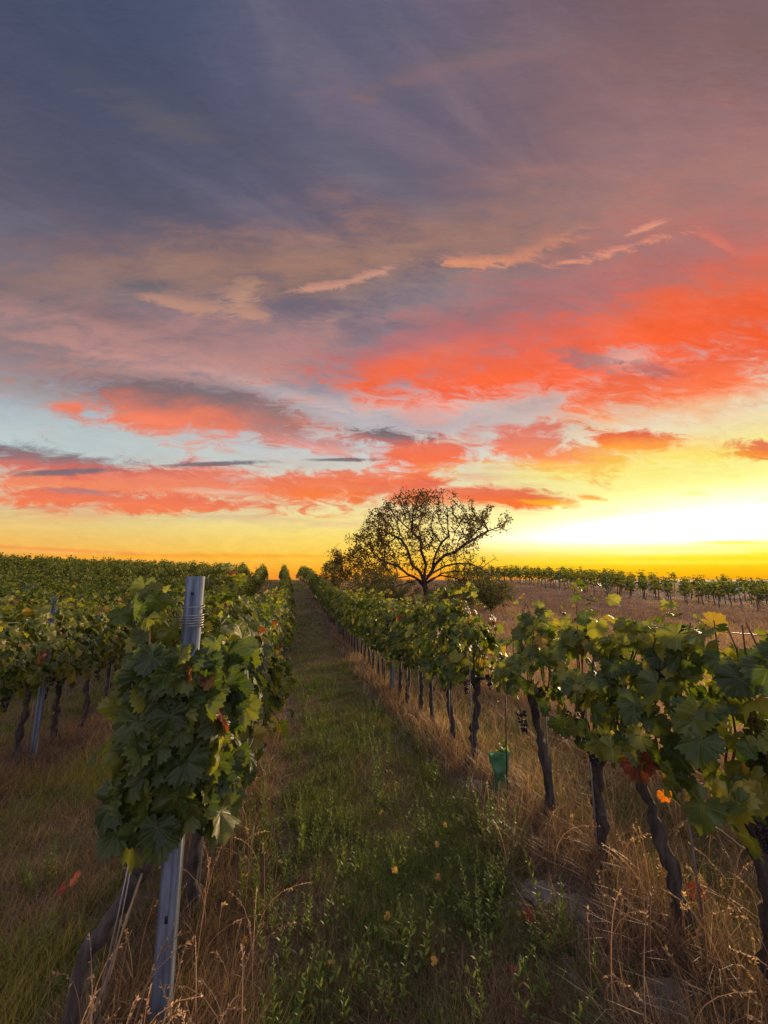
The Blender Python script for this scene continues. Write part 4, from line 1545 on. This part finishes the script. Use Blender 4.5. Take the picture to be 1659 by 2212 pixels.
# small broad-leaved ground cover in the lane
m = np.where(is_green & ~brownish & (d < 9) & (s > -1.2) & (s < 1.9) & (rng.rand(NP) < .25))[0]
m = np.repeat(m, 4)
x, y = gx[m] + rng.normal(0, .05, len(m)), gy[m] + rng.normal(0, .05, len(m))
P = np.stack([x, y, ground_z(x, y) + rng.uniform(.005, .06, len(m))], -1)
tV = np.array([(0, 0, 0), (-.28, .35, .05), (-.2, .75, .04), (0, 1, -.05), (.2, .75, .04), (.28, .35, .05)], float)
tF = np.array([(0, 5, 1), (1, 5, 4), (1, 4, 2), (2, 4, 3)])
N = rng.normal(0, .55, (len(m), 3)) + [0, 0, 1]
V, F = scatter(tV, tF, frames(N, rng.normal(0, 1, (len(m), 3))) * (rng.uniform(.012, .030, len(m)) * (1 + .05 * d[m]))[:, None, None], P)
tt = np.clip(.30 + .5 * (patch[m] - .4) + rng.normal(0, .18, len(m)), 0, .93)
o = mesh_obj('ground_cover', V, F, M_weed, attrs={'tint': np.repeat(tt, 6)})
tag(o, 'small broad-leaved plants covering the floor of the grassy lane', 'ground cover', None, 'stuff')
# crumbs of soil and pebbles
m = np.where((soil | (rng.rand(NP) < .03)) & (d < 7) & (s < 3) & (s > -2.5))[0]
m = np.repeat(m, 2)
sv, sf = sphere(1.0, 5, 4)
x, y = gx[m] + rng.normal(0, .06, len(m)), gy[m] + rng.normal(0, .06, len(m))
sc_ = np.exp(rng.normal(math.log(.008), .5, len(m)))
V, F = scatter(sv, sf, frames(rng.normal(0, 1, (len(m), 3)), rng.normal(0, 1, (len(m), 3))) * (sc_[:, None, None] * np.array([1.2, .9, .7])), np.stack([x, y, ground_z(x, y)], -1))
o = mesh_obj('soil_crumbs', V, F, plain('soil_crumb', (.06, .046, .036), (.19, .155, .13), 20, .95, 0, .5))
tag(o, 'crumbs of dry grey-brown soil and pebbles along the vine rows', 'soil', None, 'stuff')

# ------------------------------------------------------------------ weeds
def weed_mesh(seed, h, stems):
    rng = np.random.RandomState(seed)
    tubes, P, N, T, S = [], [], [], [], []
    for k in range(stems):
        a = rng.uniform(0, 6.28)
        b = np.array([math.cos(a), math.sin(a), 0]) * rng.uniform(.01, .07)
        hh = h * rng.uniform(.55, 1.05)
        top = b * 2.2 + [0, 0, hh]
        pp = smooth_path([b - [0, 0, .03], b * 1.4 + [0, 0, hh * .5], top], 6)
        tubes.append(tube(pp, np.linspace(.0035, .0015, 6), 4))
        nl = int(hh * 130)
        for i in range(nl):
            q = (i + .5) / nl
            c = np.array([np.interp(q * 5, range(6), pp[:, j]) for j in range(3)])
            aa = i * 2.4 + rng.uniform(-.3, .3)
            o_ = np.array([math.cos(aa), math.sin(aa), .9 - .1 * q])
            P.append(c); T.append(o_); N.append(np.array([-math.cos(aa) * .8, -math.sin(aa) * .8, 1.0]) + rng.normal(0, .2, 3))
            S.append(rng.uniform(.022, .045) * (1.15 - .75 * q))
    tV = np.array([(0, 0, 0), (-.16, .35, .03), (-.12, .7, .02), (0, 1, -.08), (.12, .7, .02), (.16, .35, .03)], float)
    V, F = scatter(tV, tF, frames(np.array(N), np.array(T)) * np.array(S)[:, None, None], np.array(P))
    tint = np.repeat(np.clip(rng.beta(2, 2.5, len(P)) * .9 + (rng.rand(len(P)) < .03) * .5, 0, 1), 6)
    v, f = merge(tubes)
    return (mesh_obj('leaves', V, F, M_weed, attrs={'tint': tint}, link=False), mesh_obj('stems', v, f, M_weed, attrs={'tint': np.full(len(v), .4)}, link=False))


WEEDS = [weed_mesh(60 + i, hh, st) for i, (hh, st) in enumerate(((.42, 5), (.30, 4), (.24, 6), (.34, 3), (.18, 5)))]
SPECIAL = {0: 'tall bright green leafy weed at the lane edge, right of the end post',
           5: 'tall leafy weed on the right of the lane, in front of the green sleeve',
           6: 'upright leafy weed at the bottom right of the lane, left of the leaning trunk'}
wl = [(-.15, 2.48, 0), (-.04, 2.22, 3), (.42, 1.86, 3), (.03, 2.36, 1), (-.22, 2.66, 0), (1.40, 2.66, 0), (1.30, 1.80, 3), (1.22, 2.0, 2), (.04, 3.48, 0), (.3, 4.25, 1), (.18, 2.7, 1),
      (.27, 1.95, 4), (.68, 2.65, 2), (.94, 2.98, 1), (1.36, 3.3, 0), (-.2, 3.1, 0), (.1, 3.9, 0), (.0, 4.6, 1), (1.1, 2.4, 2), (.95, 2.2, 4), (.2, 5.2, 0), (.35, 6.0, 0), (1.3, 4.0, 1),
      (1.15, 4.7, 1), (.75, 3.5, 2), (.55, 4.9, 2), (.5, 2.2, 4), (.8, 1.75, 2), (1.05, 1.7, 4), (.1, 3.0, 1), (.15, 7.0, 0), (.5, 7.6, 1), (1.2, 6.2, 1), (.0, 8.6, 0), (.9, 5.5, 2),
      (1.35, 2.95, 1), (.22, 3.2, 3), (.02, 2.8, 3), (-.9, 3.4, 2), (-1.4, 3.0, 2), (-1.2, 2.5, 4)]
for _ in range(80):
    q_ = rng.rand() ** 1.3
    wl.append((rng.choice([-.12, .0, .15, .35, .8, 1.15, 1.35]) + rng.normal(0, .13), 1.75 + 7.5 * q_, int(rng.randint(5))))
for i, (s_, t_, k_) in enumerate(wl):
    o = empty('weed', on_row(s_, t_), rng.uniform(0, 6), SPECIAL.get(i, 'leafy green weed standing in the grass between the vine rows'), 'weed', 'leafy weeds in the grass')
    sc_ = rng.uniform(.55, 1.25)
    o.scale = (sc_, sc_, sc_)
    for nm, me in zip(('leaves', 'stems'), WEEDS[k_]):
        mesh_link(nm, me, o)

# ------------------------------------------------------------------ fallen leaves, stones
def fallen(s_, t_, tint, size, label, dz=.05, group='fallen vine leaves', tilt=.5):
    P = np.zeros((1, 3))
    V, F, a = leaves_mesh(P, np.array([[rng.normal(0, tilt), rng.normal(0, tilt) - .5, 1.0]]), rng.normal(0, 1, (1, 3)), np.array([size]), np.array([tint]), 2, rng)
    o = mesh_obj('fallen_leaf', V, F, M_fallen, attrs=a, smooth=True)
    o.location = on_row(s_, t_, dz)
    tag(o, label, 'leaf', group)


fallen(-1.28, 2.88, .02, .055, 'bright red fallen leaf in the grass at the lower left', .08)
fallen(-1.20, 2.88, .35, .065, 'brownish pink curled leaf right beside the bright red one at the lower left', .12)
fallen(1.22, 2.15, .05, .07, 'dark red fallen leaf on the right of the lane in front of the straight trunk', .05)
fallen(2.07, 1.94, .08, .09, 'red fallen leaf at the foot of the leaning trunk', .12)
fallen(1.0, 1.92, .2, .055, 'reddish brown fallen leaf at the bottom of the lane, toward the right', .03)
fallen(.62, 2.62, .95, .035, 'small yellow leaf on the lane floor, middle of the picture bottom', .08)
for s_, t_ in ((.5, 2.3), (.85, 2.5), (.35, 2.9), (1.1, 3.0), (.7, 3.4), (.2, 2.1), (.65, 2.0), (.95, 2.8), (.45, 3.7), (-.2, 2.3), (.8, 4.1)):
    fallen(s_, t_, rng.uniform(.6, 1.0), .035, 'tiny yellow or tan leaf lying in the grass of the lane', .06, 'tiny fallen leaves on the lane')


def stone(s_, t_, r_, label):
    sv, sf = sphere(1.0, 28, 20)
    k = fbm(sv[:, 0] * 1.6 + 5 + s_, sv[:, 1] * 1.6 + sv[:, 2] + t_, 3)
    k = k + .35 * fbm(sv[:, 0] * 5 + 9, sv[:, 1] * 5 + sv[:, 2] * 3, 8)
    V = sv * (r_ * (.35 + .85 * k))[:, None] * [1.25, .95, .5]
    o = mesh_obj('stone', V, sf, M_stone)
    o.location = on_row(s_, t_, -r_ * .1)
    tag(o, label, 'stone', 'stones in the grass')


stone(1.51, 5.54, .13, 'rounded grey stone at the right edge of the lane, below the far trunks')
stone(-2.59, 4.9, .06, 'small pale stone in front of the metal post at the left edge')
stone(1.62, 3.62, .12, 'low grey clod just left of the green sleeve')
stone(1.40, 2.30, .10, 'flat grey clod half buried left of the straight trunk')
stone(1.52, 2.16, .10, 'brownish clod at the foot of the straight trunk')
stone(1.55, 1.62, .12, 'grey clod at the bottom right, left of the leaning trunk base')
